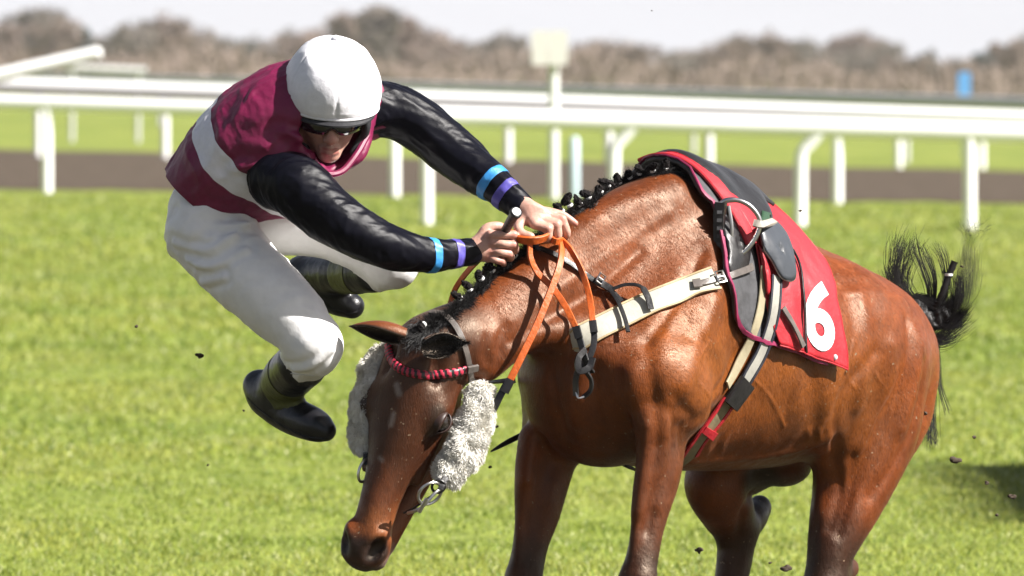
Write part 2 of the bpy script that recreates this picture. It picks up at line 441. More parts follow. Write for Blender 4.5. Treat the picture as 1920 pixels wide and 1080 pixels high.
HS.chain(rows((Hd(.02, -.03, 0), (.05,)), (W(860, 630, -.16), (.06,))), k=.05)

import time; _t = time.time()
HV, HF = HS.mesh(.0055)
HV = HV.copy()
HN = vnormals(HV, HF)
print('horse mesh', len(HV), round(time.time() - _t, 1))
# muscle and vein relief
low = vnoise(HV, 9, 1) * .002 + vnoise(HV, 22, 2) * .0012
hd, _ = seg_dist(HV, HO, Hd(.58, 0, 0)); low *= np.where(hd < .17, .35, 1)
HV = HV + HN * low[:, None]
def lap_(V, F, it=3):
    n = len(V); c = np.zeros(n)
    for i in range(4): np.add.at(c, F[:, i], 1); np.add.at(c, F[:, (i + 1) % 4], 1)
    for _ in range(it):
        s = np.zeros_like(V)
        for i in range(4):
            a, b = F[:, i], F[:, (i + 1) % 4]
            for k in range(3): s[:, k] += np.bincount(a, V[b, k], n) + np.bincount(b, V[a, k], n)
        V = V * .5 + .5 * s / np.maximum(c, 1)[:, None]
    return V
def veins(paths, r, amp):
    for p in paths:
        p = crom(p, 5); best = np.full(len(HV), 9.)
        for a, b in zip(p[:-1], p[1:]): best = np.minimum(best, seg_dist(HV, a, b)[0])
        HV[:] = HV + HN * (amp * np.exp(-(best / r) ** 2))[:, None]
def ridge_(P, sc, seed): return 1 - np.abs(vnoise(P, sc, seed)) * 2
def grooves(paths, r, amp):
    for p in paths:
        p = crom(p, 6); best = np.full(len(HV), 9.)
        for a, b in zip(p[:-1], p[1:]): best = np.minimum(best, seg_dist(HV, a, b)[0])
        HV[:] = HV + HN * (amp * np.exp(-(best / r) ** 2))[:, None]
HB0 = bvh_of(HV, HF)
def sp(path):
    out = []
    for a, b in path:
        h = HB0.ray_cast(cam_loc, Vector(ray(a, b)), 60); 
        if h[0] is None: h = HB0.find_nearest(Vector(W(a, b, .2)))
        out.append(np.array(h[0]))
    return out
def gr(paths, r, amp): grooves([sp(p) for p in paths], r, amp)
# valleys between the muscles
gr([[(1386, 660), (1350, 725), (1300, 790), (1285, 830)], [(1212, 640), (1222, 720), (1232, 780), (1236, 830)], [(1262, 742), (1276, 764), (1292, 776)],
    [(1570, 850), (1566, 790), (1590, 720), (1640, 660)], [(1700, 600), (1704, 650), (1680, 730), (1640, 800), (1606, 900)], [(1730, 680), (1716, 780), (1676, 870), (1634, 930)],
    [(1118, 690), (1124, 770), (1122, 850)], [(1036, 700), (1050, 780), (1062, 830)], [(1232, 840), (1226, 920), (1210, 990)], [(1018, 820), (1010, 900), (992, 990)]], .018, -.0075)
gr([[(1200, 470), (1120, 540), (1040, 590), (960, 640)], [(1320, 470), (1270, 560), (1215, 640)], [(1560, 860), (1575, 920), (1556, 990)], [(1600, 860), (1592, 930), (1572, 1000)], [(1280, 860), (1276, 800)], [(1385, 1000), (1392, 960), (1405, 930)]], .014, -.008)
gr([[(1304, 450), (1296, 540), (1280, 620)], [(1490, 600), (1520, 700), (1530, 790)]], .030, -.008)
# swellings
gr([[(1300, 660), (1290, 710), (1262, 750)], [(1610, 560), (1620, 640), (1606, 760)], [(1670, 650), (1660, 730), (1620, 830)], [(1724, 640), (1716, 720), (1690, 800)], [(1180, 700), (1190, 780)], [(1080, 700), (1084, 790)], [(1535, 845), (1542, 900), (1536, 960)]], .026, .010)
gr([[(1250, 400), (1160, 460), (1060, 530), (960, 600)], [(1320, 620), (1340, 560)], [(1250, 790), (1246, 860), (1230, 950)], [(1212, 800), (1204, 880), (1196, 960)], [(1000, 820), (990, 900)], [(1040, 850), (1026, 940)], [(1300, 866), (1400, 858), (1480, 846), (1556, 822)], [(1640, 480), (1690, 560)]], .017, .006)
# skin wrinkles behind the elbow, at the flank and under the throat
for k in range(5): gr([[(1296 + 14 * k, 858 - 2 * k), (1306 + 13 * k, 838 - 3 * k), (1318 + 12 * k, 816)]], .0055, .0022 * (-1) ** k)
for k in range(5): gr([[(1552 - 9 * k, 842), (1556 - 10 * k, 815 - 3 * k), (1568 - 12 * k, 790)]], .006, .0025 * (-1) ** k)
for k in range(4): gr([[(900 + 13 * k, 690 - 9 * k), (892 + 15 * k, 664 - 10 * k), (896 + 16 * k, 640 - 10 * k)]], .006, .0025 * (-1) ** k)
HV[:] = HV + vnormals(HV, HF) * (.0006 * ridge_(HV @ np.array([[1, .2, 0], [0, 1, .3], [.3, 0, .5]]), 34, 8) * smooth01(vnoise(HV, 5, 9) * 1.4))[:, None]
HV[:] = lap_(HV, HF, 3); HN = vnormals(HV, HF)
# colours
C = np.tile([.138, .031, .0052], (len(HV), 1)).astype(float)
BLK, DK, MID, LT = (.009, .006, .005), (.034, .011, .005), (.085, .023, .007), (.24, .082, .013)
tone = smooth01(vnoise(HV, 3.5, 5) * .5 + .5)[:, None]
C = C * (.72 + .56 * tone)
zz = HV[:, 2]
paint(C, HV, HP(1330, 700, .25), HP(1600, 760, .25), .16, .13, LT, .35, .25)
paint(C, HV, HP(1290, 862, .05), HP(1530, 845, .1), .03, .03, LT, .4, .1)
for leg in (NF, FF):
    paint(C, HV, leg[1][:3], leg[3][:3], .075, .075, DK, .6, .12)
    paint(C, HV, np.array(leg[-1][:3]) + [.02, 0, .02], np.array(leg[-1][:3]) - [0.05, 0, .45], .075, .12, BLK, .92, .12)
paint(C, HV, HP(1222, 860, .24), HP(1196, 1000, .21), .022, .03, DK, .7, .05)
paint(C, HV, HP(1560, 1045, .16), HP(1490, 1330, .16), .10, .12, BLK, .9, .12)
paint(C, HV, HP(1530, 950, .2), HP(1520, 1050, .2), .04, .06, DK, .8, .06)
paint(C, HV, HP(1400, 940, -.14), HP(1330, 1280, -.14), .09, .12, BLK, .85, .10)
paint(C, HV, HP(1424, 955, -.14), HP(1420, 965, -.14), .04, .05, (.05, .04, .038), .9, .03)
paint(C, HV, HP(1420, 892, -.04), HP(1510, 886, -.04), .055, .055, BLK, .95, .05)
paint(C, HV, HP(1140, 780, 0), HP(1090, 700, -.1), .15, .15, MID, .9, .10)  # chest: darker coat with shade painted into the colour
# head
paint(C, HV, Hd(.02, .02, 0), Hd(.30, .03, 0), .15, .12, DK, .9, .10)
paint(C, HV, Hd(.36, .06, .0), Hd(.45, .05, .01), .05, .05, MID, .8, .06)
paint(C, HV, Hd(.47, .035, .02), Hd(.50, .035, .015), .04, .04, (.20, .065, .02), .7, .05)
paint(C, HV, Hd(.43, -.03, .05), Hd(.46, -.03, .05), .035, .03, (.19, .06, .017), .75, .05)
paint(C, HV, Hd(.25, -.11, .08), Hd(.33, -.09, .06), .06, .05, MID, .6, .06)
paint(C, HV, Hd(.527, .02, -.05), Hd(.527, .02, .05), .032, .032, (.016, .010, .009), .95, .03)
paint(C, HV, Hd(.575, -.02, 0), Hd(.565, -.08, 0), .05, .05, (.035, .022, .02), .9, .03)
for sg in (1, -1): paint(C, HV, Hd(.505, .02, .047 * sg - .007), Hd(.540, .01, .032 * sg - .007), .014, .014, (.006, .004, .004), .97, .012)
paint(C, HV, Hd(.565, -.07, .03), Hd(.52, -.075, .03), .022, .03, (.16, .11, .09), .8, .02)
for a, b, r_ in (tuple(sp([(744, 722), (748, 738)])) + (.007,), tuple(sp([(738, 776), (733, 796)])) + (.005,), tuple(sp([(712, 858), (716, 862)])) + (.004,)):
    paint(C, HV, a, b, r_, r_, (.30, .26, .24), .6, .012)
for a, b in ((Hd(.175, .02, .088), Hd(.225, .01, .088)), ):
    paint(C, HV, a, b, .018, .018, (.02, .012, .009), .8, .02)
veins([[HP(1250, 800, .24), HP(1245, 860, .22), HP(1232, 930, .21)], [HP(1230, 610, .25), HP(1262, 625, .25), HP(1290, 622, .25)],
       sp([(812, 830), (790, 860), (770, 900), (748, 940)]), sp([(830, 850), (812, 880), (796, 905)]), sp([(1400, 700), (1440, 740), (1470, 800)]), sp([(1330, 640), (1300, 700), (1330, 740)]), sp([(1640, 700), (1670, 760), (1650, 840)]), sp([(1600, 640), (1590, 700), (1620, 760)]), sp([(1170, 700), (1190, 750), (1180, 820)]), [HP(1300, 660, .28), HP(1330, 690, .29), HP(1345, 730, .29)],
       [W(1190, 640, -.1), W(1120, 640, -.12), W(1060, 600, -.15), W(1000, 580, -.2)]], .0042, .0024)
HCOL = C

# coat material
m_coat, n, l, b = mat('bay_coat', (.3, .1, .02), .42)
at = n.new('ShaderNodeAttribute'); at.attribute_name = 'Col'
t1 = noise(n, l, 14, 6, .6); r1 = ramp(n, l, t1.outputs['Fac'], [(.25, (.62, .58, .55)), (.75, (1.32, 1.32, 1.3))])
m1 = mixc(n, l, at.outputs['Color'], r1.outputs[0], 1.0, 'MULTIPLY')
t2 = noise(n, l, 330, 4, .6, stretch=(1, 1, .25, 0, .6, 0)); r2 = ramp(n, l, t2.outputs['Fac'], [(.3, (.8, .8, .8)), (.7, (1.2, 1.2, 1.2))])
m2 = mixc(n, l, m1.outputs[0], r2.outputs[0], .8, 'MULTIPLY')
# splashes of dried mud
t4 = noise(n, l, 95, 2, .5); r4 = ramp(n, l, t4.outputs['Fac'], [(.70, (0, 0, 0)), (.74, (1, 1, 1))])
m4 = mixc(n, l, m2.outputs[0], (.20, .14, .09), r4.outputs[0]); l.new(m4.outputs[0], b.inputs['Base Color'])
k1 = bump(n, l, b, t1.outputs['Fac'], .004, .6); bump(n, l, b, t2.outputs['Fac'], .0013, .8, k1)
t3 = noise(n, l, 30, 4); r3 = ramp(n, l, t3.outputs['Fac'], [(.3, (.34, .34, .34)), (.7, (.54, .54, .54))]); l.new(r3.outputs[0], b.inputs['Roughness'])
b.inputs['Specular Tint'].default_value = (1, .80, .62, 1); b.inputs['Specular IOR Level'].default_value = .5
b.inputs['Sheen Weight'].default_value = .05; b.inputs['Sheen Roughness'].default_value = .35; b.inputs['Sheen Tint'].default_value = (1, .85, .7, 1)

# ears: cupped leaves joined into the body mesh
def ear(base, tip, open_dir, wid, V0, wrap=285):
    base, tip = np.array(base), np.array(tip); a = nrm(tip - base); Ln = np.linalg.norm(tip - base)
    o = nrm(np.array(open_dir) - a * (np.array(open_dir) @ a)); sdv = np.cross(a, o)
    nu, nv = 26, 20; V = []; Fc = []; Cc = []
    for sh in (0, 1):                      # outer and inner skins
        for i in range(nu + 1):
            t = i / nu; ww = wid * (.62 + 1.25 * t - 1.87 * t ** 2.4) * (1 - .12 * t)
            ww = max(ww, .0015)
            for j in range(nv + 1):
                ang = (j / nv - .5) * R(wrap - 90 * t)
                rr = ww - sh * min(.004, ww * .5)
                dpt = rr * (1 - .1 * t)
                p = base + a * (t * Ln - sh * .003) + sdv * math.sin(ang) * rr - o * (math.cos(ang) * dpt - .15 * wid) + o * (.25 * wid * t * t)
                V.append(p)
                e = abs(j / nv - .5) * 2
                c = np.array([.115, .030, .009]) if sh == 0 else np.array([.010, .007, .006])
                if e > .88 or t > .9: c = np.array([.012, .008, .006])
                Cc.append(c)
    m = nv + 1; N1 = (nu + 1) * m
    for sh in (0, 1):
        for i in range(nu):
            for j in range(nv):
                q = [sh * N1 + i * m + j, sh * N1 + i * m + j + 1, sh * N1 + (i + 1) * m + j + 1, sh * N1 + (i + 1) * m + j]
                Fc.append(q if sh else q[::-1])
    for i in range(nu):
        for j in (0, nv):
            q = [i * m + j, (i + 1) * m + j, N1 + (i + 1) * m + j, N1 + i * m + j]; Fc.append(q if j else q[::-1])
    return np.array(V), np.array(Fc) + V0, np.array(Cc)
# short lying coat hair, part of the body mesh
HN = vnormals(HV, HF); rg = np.random.default_rng(12); nh = 170000
fa = rg.integers(0, len(HF), nh); hb0 = HV[HF[fa, 0]] * rg.uniform(0, 1, (nh, 1)); w1 = rg.dirichlet([1, 1, 1, 1], nh); hb0 = sum(HV[HF[fa, k]] * w1[:, k:k + 1] for k in range(4)); hn0 = HN[HF[fa, 0]]
hdist, _ = seg_dist(hb0, HO, Hd(.58, 0, 0))
fl = np.where((hdist < .17)[:, None], ha[None], (np.array([.35, .15, -.8]) + SD * .25)[None]) + rg.normal(0, .16, (nh, 3)) + .5 * np.stack([vnoise(hb0, 7, 31), vnoise(hb0, 7, 32), vnoise(hb0, 7, 33)], 1)
fl = fl - hn0 * (fl * hn0).sum(1)[:, None]; fl /= np.linalg.norm(fl, axis=1)[:, None]
sd0 = np.cross(hn0, fl); hl0 = rg.uniform(.006, .012, (nh, 1)) * np.where((hdist < .17)[:, None], .6, 1); hw0 = .00042
e0 = hb0 + fl * hl0 + hn0 * (hl0 * rg.uniform(.04, .20, (nh, 1))); b0 = hb0 + hn0 * .0001
hairV = np.stack([b0 - sd0 * hw0, b0 + sd0 * hw0, e0 + sd0 * hw0 * .3, e0 - sd0 * hw0 * .3], 1).reshape(-1, 3)
hairC = np.repeat(HCOL[HF[fa, 0]] * rg.uniform(.65, 1.5, (nh, 1)), 4, 0); hairF = np.arange(nh * 4).reshape(-1, 4)
allV, allF, allC = [HV], [HF], [HCOL]
v, f, c = ear(W(762, 628, -.23), W(656, 604, -.22), (.35, -.55, -.75), .030, len(HV)); allV.append(v); allF.append(f); allC.append(c); nv2 = len(HV) + len(v)
v, f, c = ear(W(796, 652, -.315), W(872, 640, -.275), (-.12, -1, -.2), .036, nv2, 215); EAR2 = v; allV.append(v); allF.append(f); allC.append(c)
horse = empty('horse', 'saddled bay horse stumbling head down with plaited black mane', 'horse')
horse.location = L(.6, 0, 0); bpy.context.view_layer.update()
def child(o, root):
    bpy.context.view_layer.update(); o.parent = root; o.matrix_parent_inverse = root.matrix_world.inverted(); return o
allV.append(hairV); allF.append(hairF + sum(len(q) for q in allV[:-1])); allC.append(hairC)
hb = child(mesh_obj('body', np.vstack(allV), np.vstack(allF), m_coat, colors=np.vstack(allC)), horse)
HB = bvh_of(HV, HF)

# eyes
m_eye, n, l, b = mat('horse_eye', (.008, .004, .002), .06); b.inputs['Coat Weight'].default_value = 1
m_lid, n, l, b = mat('eyelid_skin', (.024, .009, .005), .5)
def sphere(c, r, ax=None, nu=20, nv=12):
    A = np.eye(3) if ax is None else np.array([nrm(a) for a in ax]); r = np.array(r) if hasattr(r, '__len__') else np.array([r] * 3)
    V = []; F = []
    for i in range(nv + 1):
        for j in range(nu):
            th, ph = math.pi * i / nv, 2 * math.pi * j / nu
            V.append(np.asarray(c) + (np.array([math.sin(th) * math.cos(ph), math.sin(th) * math.sin(ph), math.cos(th)]) * r) @ A)
    for i in range(nv):
        for j in range(nu): F.append((i * nu + j, (i + 1) * nu + j, (i + 1) * nu + (j + 1) % nu, i * nu + (j + 1) % nu))
    return V, F
for sg in (1, -1):
    ec = Hd(.196, -.001, .0925 * sg); en = nrm(hl * sg * .88 + hf * .47); et = nrm(ha - en * (ha @ en) + .35 * hf); et = nrm(et - en * (et @ en)); eb = np.cross(en, et)
    e = MB(); e.add(*sphere(ec, .0235, nu=28, nv=18)); child(e.build('eye', m_eye), horse)
    for up, psi in ((1, R(30)), (-1, R(25))):
        V, F = [], []; nph, nps = 17, 7
        for i, f_ in enumerate(np.linspace(.0, math.pi, nph)):
            for j in range(nps):
                g_ = psi * math.sin(f_) ** .7 + (R(95) - psi * math.sin(f_) ** .7) * j / (nps - 1); rr_ = .0248 + (.0012 if j == 1 else .0) - (.0010 if j == 0 else 0) - .002 * (j == nps - 1)
                V.append(ec + rr_ * (math.cos(f_) * et * 1.12 + math.sin(f_) * (math.cos(g_) * en + up * math.sin(g_) * eb)))
        for i in range(nph - 1):
            for j in range(nps - 1): F.append((i * nps + j, (i + 1) * nps + j, (i + 1) * nps + j + 1, i * nps + j + 1))
        o = mesh_obj('eyelid', V, F, m_lid); sm_ = o.modifiers.new('thickness', 'SOLIDIFY'); sm_.thickness = .0016; sm_.offset = 0; child(o, horse)

# hooves
m_hoof, n, l, b = mat('hoof_horn', (.05, .04, .035), .45)
def hoof(top, toe_dir, drop):
    top = np.array(top); td = nrm([toe_dir[0], toe_dir[1], 0]); sdv = np.cross(td, [0, 0, 1]); mb = MB(); V = []
    for i, t in enumerate((0, .3, .7, 1)):
        c = top + td * (.045 * t) + np.array([0, 0, -drop * t]); r = .040 + .022 * t
        for j in range(20):
            a = 2 * math.pi * j / 20; V.append(c + td * math.cos(a) * r * 1.12 + sdv * math.sin(a) * r)
    F = [(i * 20 + j, i * 20 + (j + 1) % 20, (i + 1) * 20 + (j + 1) % 20, (i + 1) * 20 + j) for i in range(3) for j in range(20)]
    F += [tuple(range(20))[::-1], tuple(range(60, 80))]
    mb.add(V, F); child(mb.build('hoof', m_hoof), horse)
def feet(p, w, off):
    q = HP(*p, w); q = q + np.array(off); return q
fwd = -SD
for p, w in (((1150, 1388), .17), ((928, 1370), -.15), ((1470, 1332), .16)):
    t = HP(*p, w); hoof(t, fwd, max(.05, t[2] - .004))
t = HP(1308, 1312, -.14); hoof(t, fwd * .5, .07)
# ================================================================== JOCKEY
def wr(*a):
    return [list(W(px, py, y)) + [r] + ([q[0]] if q else []) for px, py, y, r, *q in a]
person = empty('person', 'falling jockey in maroon and black silks and white cap clutching the reins', 'person')
person.location = W(400, 440, 0); bpy.context.view_layer.update()
def pc(o): return child(o, person)
SHD = nrm([.46, .82, .30])          # line through the shoulders
HEAD = W(624, 158, -.14)
hg = nrm([.10, -.95, -.27]); hu = np.array([.05, -.27, .95]); hu = nrm(hu - hg * (hu @ hg)); hr = np.cross(hg, hu); hr = hr if hr[0] > 0 else -hr
def Hj(r, g, u): return HEAD + hr * r + hg * g + hu * u
HX = (hr, hg, hu)
def Hf(r, g, u): return Hj(r - .006, g, u - .012)
B = Solid()
B.chain(wr((395, 425, .01, .09), (430, 330, 0, .085), (520, 245, -.05, .10), (585, 200, -.06, .085)), k=.05, flat=SHD)
B.chain(rows((W(590, 205, -.06), (.055,)), (Hj(0, -.02, -.09), (.052,))), k=.03)
# head and face
B.ell(HEAD + hu * .0, (.072, .09, .10), HX, k=.03)
B.ell(Hf(0, .028, -.075), (.058, .062, .075), HX, k=.03)
B.ell(Hf(0, .062, -.142), (.024, .022, .018), HX, k=.025)                                   # chin
B.chain(rows((Hf(0, .082, -.045), (.010,)), (Hf(0, .102, -.088), (.012,)), (Hf(0, .103, -.094), (.013,))), k=.014)  # nose
for s in (1, -1):
    B.ell(Hf(.011 * s, .094, -.095), (.008, .010, .008), HX, k=.008)
    B.ell(Hf(.006 * s, .101, -.102), (.0032, .005, .004), HX, k=.003, sub=True)
    B.ell(Hf(.036 * s, .064, -.075), (.022, .016, .016), HX, k=.02)                         # cheek bone
    B.ell(Hf(.028 * s, .078, -.045), (.014, .010, .009), HX, k=.012, sub=True)             # eye socket
    B.ell(Hf(.027 * s, .066, -.046), (.013, .013, .013), HX, k=.004)                       # eyeball
    B.ell(Hf(.074 * s, -.01, -.07), (.008, .02, .03), HX, k=.01)                            # ear
    B.chain(rows((Hf(.020 * s, .086, -.100), (.004,)), (Hf(.030 * s, .076, -.122), (.004,))), k=.012, sub=True)     # nasolabial fold
B.chain(rows((Hf(-.022, .078, -.119), (.0042,)), (Hf(0, .090, -.116), (.0062,)), (Hf(.022, .078, -.119), (.0042,))), k=.007)
B.chain(rows((Hf(-.019, .076, -.129), (.0045,)), (Hf(0, .086, -.129), (.0075,)), (Hf(.019, .076, -.129), (.0045,))), k=.007)
B.chain(rows((Hf(-.024, .082, -.123), (.0018,)), (Hf(0, .096, -.1225), (.0022,)), (Hf(.024, .082, -.123), (.0018,))), k=.004, sub=True)
# arms inside the sleeves, legs inside the breeches and boots
B.chain(wr((545, 330, -.16, .035), (690, 447, -.235, .032), (800, 477, -.18, .024), (880, 474, -.10, .022)), k=.02)
B.chain(wr((680, 200, .03, .035), (740, 212, .05, .034), (850, 285, .05, .034), (930, 349, .0, .024), (978, 388, -.04, .022)), k=.02)
B.chain(wr((400, 450, -.06, .06), (540, 590, -.14, .045), (582, 650, -.16, .036), (540, 705, .03, .034), (512, 738, .14, .03)), k=.03)
B.chain(wr((440, 415, .08, .07), (620, 425, .06, .05), (725, 495, .05, .036), (650, 513, .20, .034), (590, 515, .33, .03)), k=.03)
B.chain(wr((500, 735, .13, .028), (560, 780, .06, .03), (605, 805, -.01, .02)), k=.02)
B.chain(wr((580, 530, .34, .028), (630, 558, .30, .03), (662, 576, .275, .02)), k=.02)
# near hand: a fist round the whip
y0 = -.118
B.chain(wr((878, 474, -.10, .023), (900, 468, -.105, .024)), k=.02)
B.ell(W(909, 461, -.10), (.034, .016, .032), (nrm([1, 0, .25]), [0, 1, 0], nrm([-.25, 0, 1])), k=.018)
kn = [((920, 440), (963, 440), (966, 452), (944, 453), .0098), ((923, 456), (964, 459), (965, 470), (943, 468), .0100), ((921, 471), (955, 476), (957, 484), (938, 482), .0095), ((915, 484), (941, 490), (944, 495), (930, 492), .0082)]
for i, (a, b_, c, d, r) in enumerate(kn):
    B.chain(wr((905, a[1] * .5 + 462 * .5, -.10, .010), (a[0], a[1], y0 + .004 * i, r * 1.12)), k=.010)
    B.chain(wr((a[0], a[1], y0 + .004 * i, r * 1.1), ((a[0] + b_[0]) / 2, (a[1] + b_[1]) / 2, y0 - .002, r * .95), (b_[0], b_[1], y0 + .006, r * 1.02)), k=.0035)
    B.chain(wr((b_[0], b_[1], y0 + .006, r), (c[0], c[1], y0 + .036, r * .92), (d[0], d[1], y0 + .046, r * .8)), k=.003)
B.chain(wr((900, 452, -.10, .013), (912, 430, -.095, .013), (934, 424, -.088, .0108), (950, 431, -.072, .0095)), k=.008)     # thumb
# far hand: palm down over the reins, fingers curled, little finger straight
B.chain(wr((972, 384, -.03, .023), (990, 394, -.045, .024)), k=.02)
B.ell(W(1003, 405, -.055), (.040, .015, .030), (nrm([1, 0, -.35]), nrm([.1, 1, .25]), nrm([.35, 0, 1])), k=.016)
for a, b_, c, d, r, yy in (((1003, 420), (1028, 429), (1027, 446), (1012, 450), .0105, -.080), ((1012, 410), (1044, 421), (1046, 443), (1032, 450), .0105, -.068), ((1020, 402), (1054, 411), (1063, 436), (1058, 448), .0100, -.054)):
    B.chain(wr((990, 402, yy + .02, .011), (a[0], a[1], yy, r * 1.15)), k=.012)
    B.chain(wr((a[0], a[1], yy, r * 1.08), (b_[0], b_[1], yy - .006, r * 1.08)), k=.004)
    B.chain(wr((b_[0], b_[1], yy - .006, r * 1.05), (c[0], c[1], yy - .002, r * .93), (d[0], d[1], yy + .014, r * .8)), k=.003)
B.chain(wr((1000, 395, -.04, .012), (1024, 396, -.038, .0105), (1052, 402, -.036, .0092), (1068, 411, -.035, .0085), (1079, 419, -.034, .0072)), k=.006)
B.chain(wr((985, 405, -.055, .014), (972, 424, -.075, .0125), (978, 437, -.092, .0105), (996, 443, -.098, .0092)), k=.008)      # thumb
BV, BF = B.mesh(.0032)
print('body', len(BV), round(time.time() - _t, 1))
BN = vnormals(BV, BF); BV = BV + BN * (vnoise(BV, 60, 3) * .0005)[:, None]
# tendons, veins on the backs of the hands
for a, b_ in (((898, 455), (918, 442)), ((896, 462), (920, 457)), ((896, 470), (918, 471))):
    d, _ = seg_dist(BV, W(*a, -.118), W(*b_, -.120)); BV = BV + BN * (.0016 * np.exp(-(d / .004) ** 2))[:, None]
for a, b_ in (((988, 398), (1003, 418)), ((990, 394), (1012, 408)), ((994, 392), (1020, 400))):
    d, _ = seg_dist(BV, W(*a, -.07), W(*b_, -.068)); BV = BV + BN * (.0016 * np.exp(-(d / .004) ** 2))[:, None]
SK = np.tile([.47, .275, .215], (len(BV), 1)) * (1 + .10 * vnoise(BV, 25, 8))[:, None]
for a, b_, c, d, r in kn:
    for q in (a, b_): paint(SK, BV, W(*q, y0), W(*q, y0) + .001, .010, .010, (.46, .16, .12), .55, .012)
for q in ((1028, 429, -.086), (1044, 421, -.074), (1054, 411, -.06), (1079, 419, -.034)): paint(SK, BV, W(*q), W(*q) + .001, .011, .011, (.48, .16, .12), .55, .012)
paint(SK, BV, Hf(-.02, .09, -.118), Hf(.02, .09, -.118), .004, .004, (.30, .09, .08), .8, .006)
paint(SK, BV, Hf(-.018, .086, -.129), Hf(.018, .086, -.129), .006, .006, (.34, .11, .095), .8, .006)
paint(SK, BV, Hf(0, .11, -.09), Hf(0, .115, -.095), .012, .012, (.48, .18, .14), .6, .02)
m_skin, n, l, b = mat('skin', (.5, .3, .2), .45)
at = n.new('ShaderNodeAttribute'); at.attribute_name = 'Col'
t = noise(n, l, 70, 5, .6); r = ramp(n, l, t.outputs['Fac'], [(.3, (.86, .80, .78)), (.7, (1.1, 1.1, 1.1))])
x = mixc(n, l, at.outputs['Color'], r.outputs[0], 1.0, 'MULTIPLY'); l.new(x.outputs[0], b.inputs['Base Color'])
b.inputs['Subsurface Weight'].default_value = .12; b.inputs['Subsurface Radius'].default_value = (.006, .002, .001); b.inputs['Subsurface Scale'].default_value = 1
k = bump(n, l, b, t.outputs['Fac'], .0016, .8)
t = noise(n, l, 420, 3); bump(n, l, b, t.outputs['Fac'], .0004, .7, k)
pc(mesh_obj('body', BV, BF, m_skin, colors=SK))

def lap(V, F, it=3):
    n = len(V)
    for _ in range(it):
        s = np.zeros_like(V); c = np.zeros(n)
        for i in range(F.shape[1]):
            a, b_ = F[:, i], F[:, (i + 1) % F.shape[1]]
            np.add.at(s, a, V[b_]); np.add.at(s, b_, V[a]); np.add.at(c, a, 1); np.add.at(c, b_, 1)
        V = V * .5 + .5 * s / np.maximum(c, 1)[:, None]
    return V
def ridge(P, sc, seed): return 1 - np.abs(vnoise(P, sc, seed)) * 2
def frame(axis):
    a = nrm(axis); u = nrm(np.cross(a, [0, 0, 1])); v = np.cross(a, u); return np.stack([a, u, v])
def folds(V, F, axis, sa, st, amp, seed, shear=.6):
    """sharp cloth folds: anisotropic ridged noise in a limb frame"""
    A = frame(axis); Q = V @ A.T; Q = Q + .02 * np.stack([vnoise(V, 12, seed + 4), vnoise(V, 12, seed + 5), vnoise(V, 12, seed + 6)], 1)
    Q = Q * [sa, st, st]; Q[:, 0] += shear * Q[:, 1]
    N = vnormals(V, F)
    r = ridge(Q, 1, seed); r2 = ridge(Q * 1.9, 1, seed + 1)
    return V + N * (amp * (np.sign(r) * np.abs(r) ** 1.5 * .8 + .35 * r2))[:, None]
def slab(name, V, F, p, nv, w, off, m, parent, pred=None):
    bm = bmesh.new(); N = vnormals(V, F); d = (V - p) @ nv
    use = np.abs(d) < w / 2 + .02
    if pred is not None: use &= pred(V)
    ok = use[F].all(1); ids = np.unique(F[ok]); mp_ = {i: bm.verts.new(V[i] + N[i] * off) for i in ids}
    for f in F[ok]: bm.faces.new([mp_[i] for i in f])
    for s in (1, -1):
        bmesh.ops.bisect_plane(bm, geom=bm.verts[:] + bm.edges[:] + bm.faces[:], plane_co=Vector(p + nv * s * w / 2), plane_no=Vector(nv * s), clear_outer=True)
    me = bpy.data.meshes.new(name); bm.to_mesh(me); bm.free()
    me.polygons.foreach_set('use_smooth', np.ones(len(me.polygons), bool)); me.materials.append(m)
    o = bpy.data.objects.new(name, me); COL.objects.link(o)
    sm = o.modifiers.new('thickness', 'SOLIDIFY'); sm.thickness = .0012; sm.offset = -1; sm.use_rim = name != 'sash'
    return child(o, parent)

m_maroon = fabric('maroon_silk', (.150, .004, .042), .5, 60, .0015, 1400, .12)
m_white_silk = fabric('white_silk', (.72, .71, .76), .42, 60, .0012, 1400, .05)
m_black_silk = fabric('black_silk', (.003, .003, .006), .36, 50, .0006, 1200, .2, Specular_IOR_Level=.12)
m_cyan = fabric('bright_blue_band', (.03, .22, .52), .45)
m_purple = fabric('violet_band', (.075, .06, .32), .45)
m_breech = fabric('white_breeches', (.80, .79, .78), .55, 35, .0015, 1000, .05)
m_boot = fabric('black_boot_leather', (.008, .008, .010), .34, 30, .003, 400, .3)
m_olive = fabric('olive_boot_top', (.080, .090, .022), .42, 45, .003, 400, .3)

# jersey
JS = Solid()
JS.chain(wr((372, 372, .0, .088, 1.35), (405, 335, -.0, .105, 1.4), (455, 283, -.02, .120, 1.4), (520, 233, -.05, .126, 1.4), (580, 205, -.07, .118, 1.4), (625, 205, -.08, .08, 1.4)), k=.03, flat=SHD)
JS.chain(wr((450, 345, -.02, .09), (545, 330, -.05, .09)), k=.06)
JS.chain(wr((520, 300, -.12, .085), (560, 325, -.16, .07)), k=.05)
JS.chain(wr((620, 200, -.02, .08), (690, 205, .04, .068)), k=.05)
JS.chain(wr((610, 265, -.11, .065), (650, 275, -.10, .045), (655, 235, -.06, .05)), k=.03)
JS.ell(Hj(0, .03, -.085), (.092, .092, .105), HX, k=.02, sub=True)
JV, JF = JS.mesh(.0045)
TX = nrm(W(560, 215, -.06) - W(385, 385, .0))
JV = folds(JV, JF, TX, 5, 14, .0060, 41, .8); JV = folds(JV, JF, TX, 16, 12, .0036, 43, .5); JV = folds(JV, JF, TX, 34, 22, .0012, 47, .5)
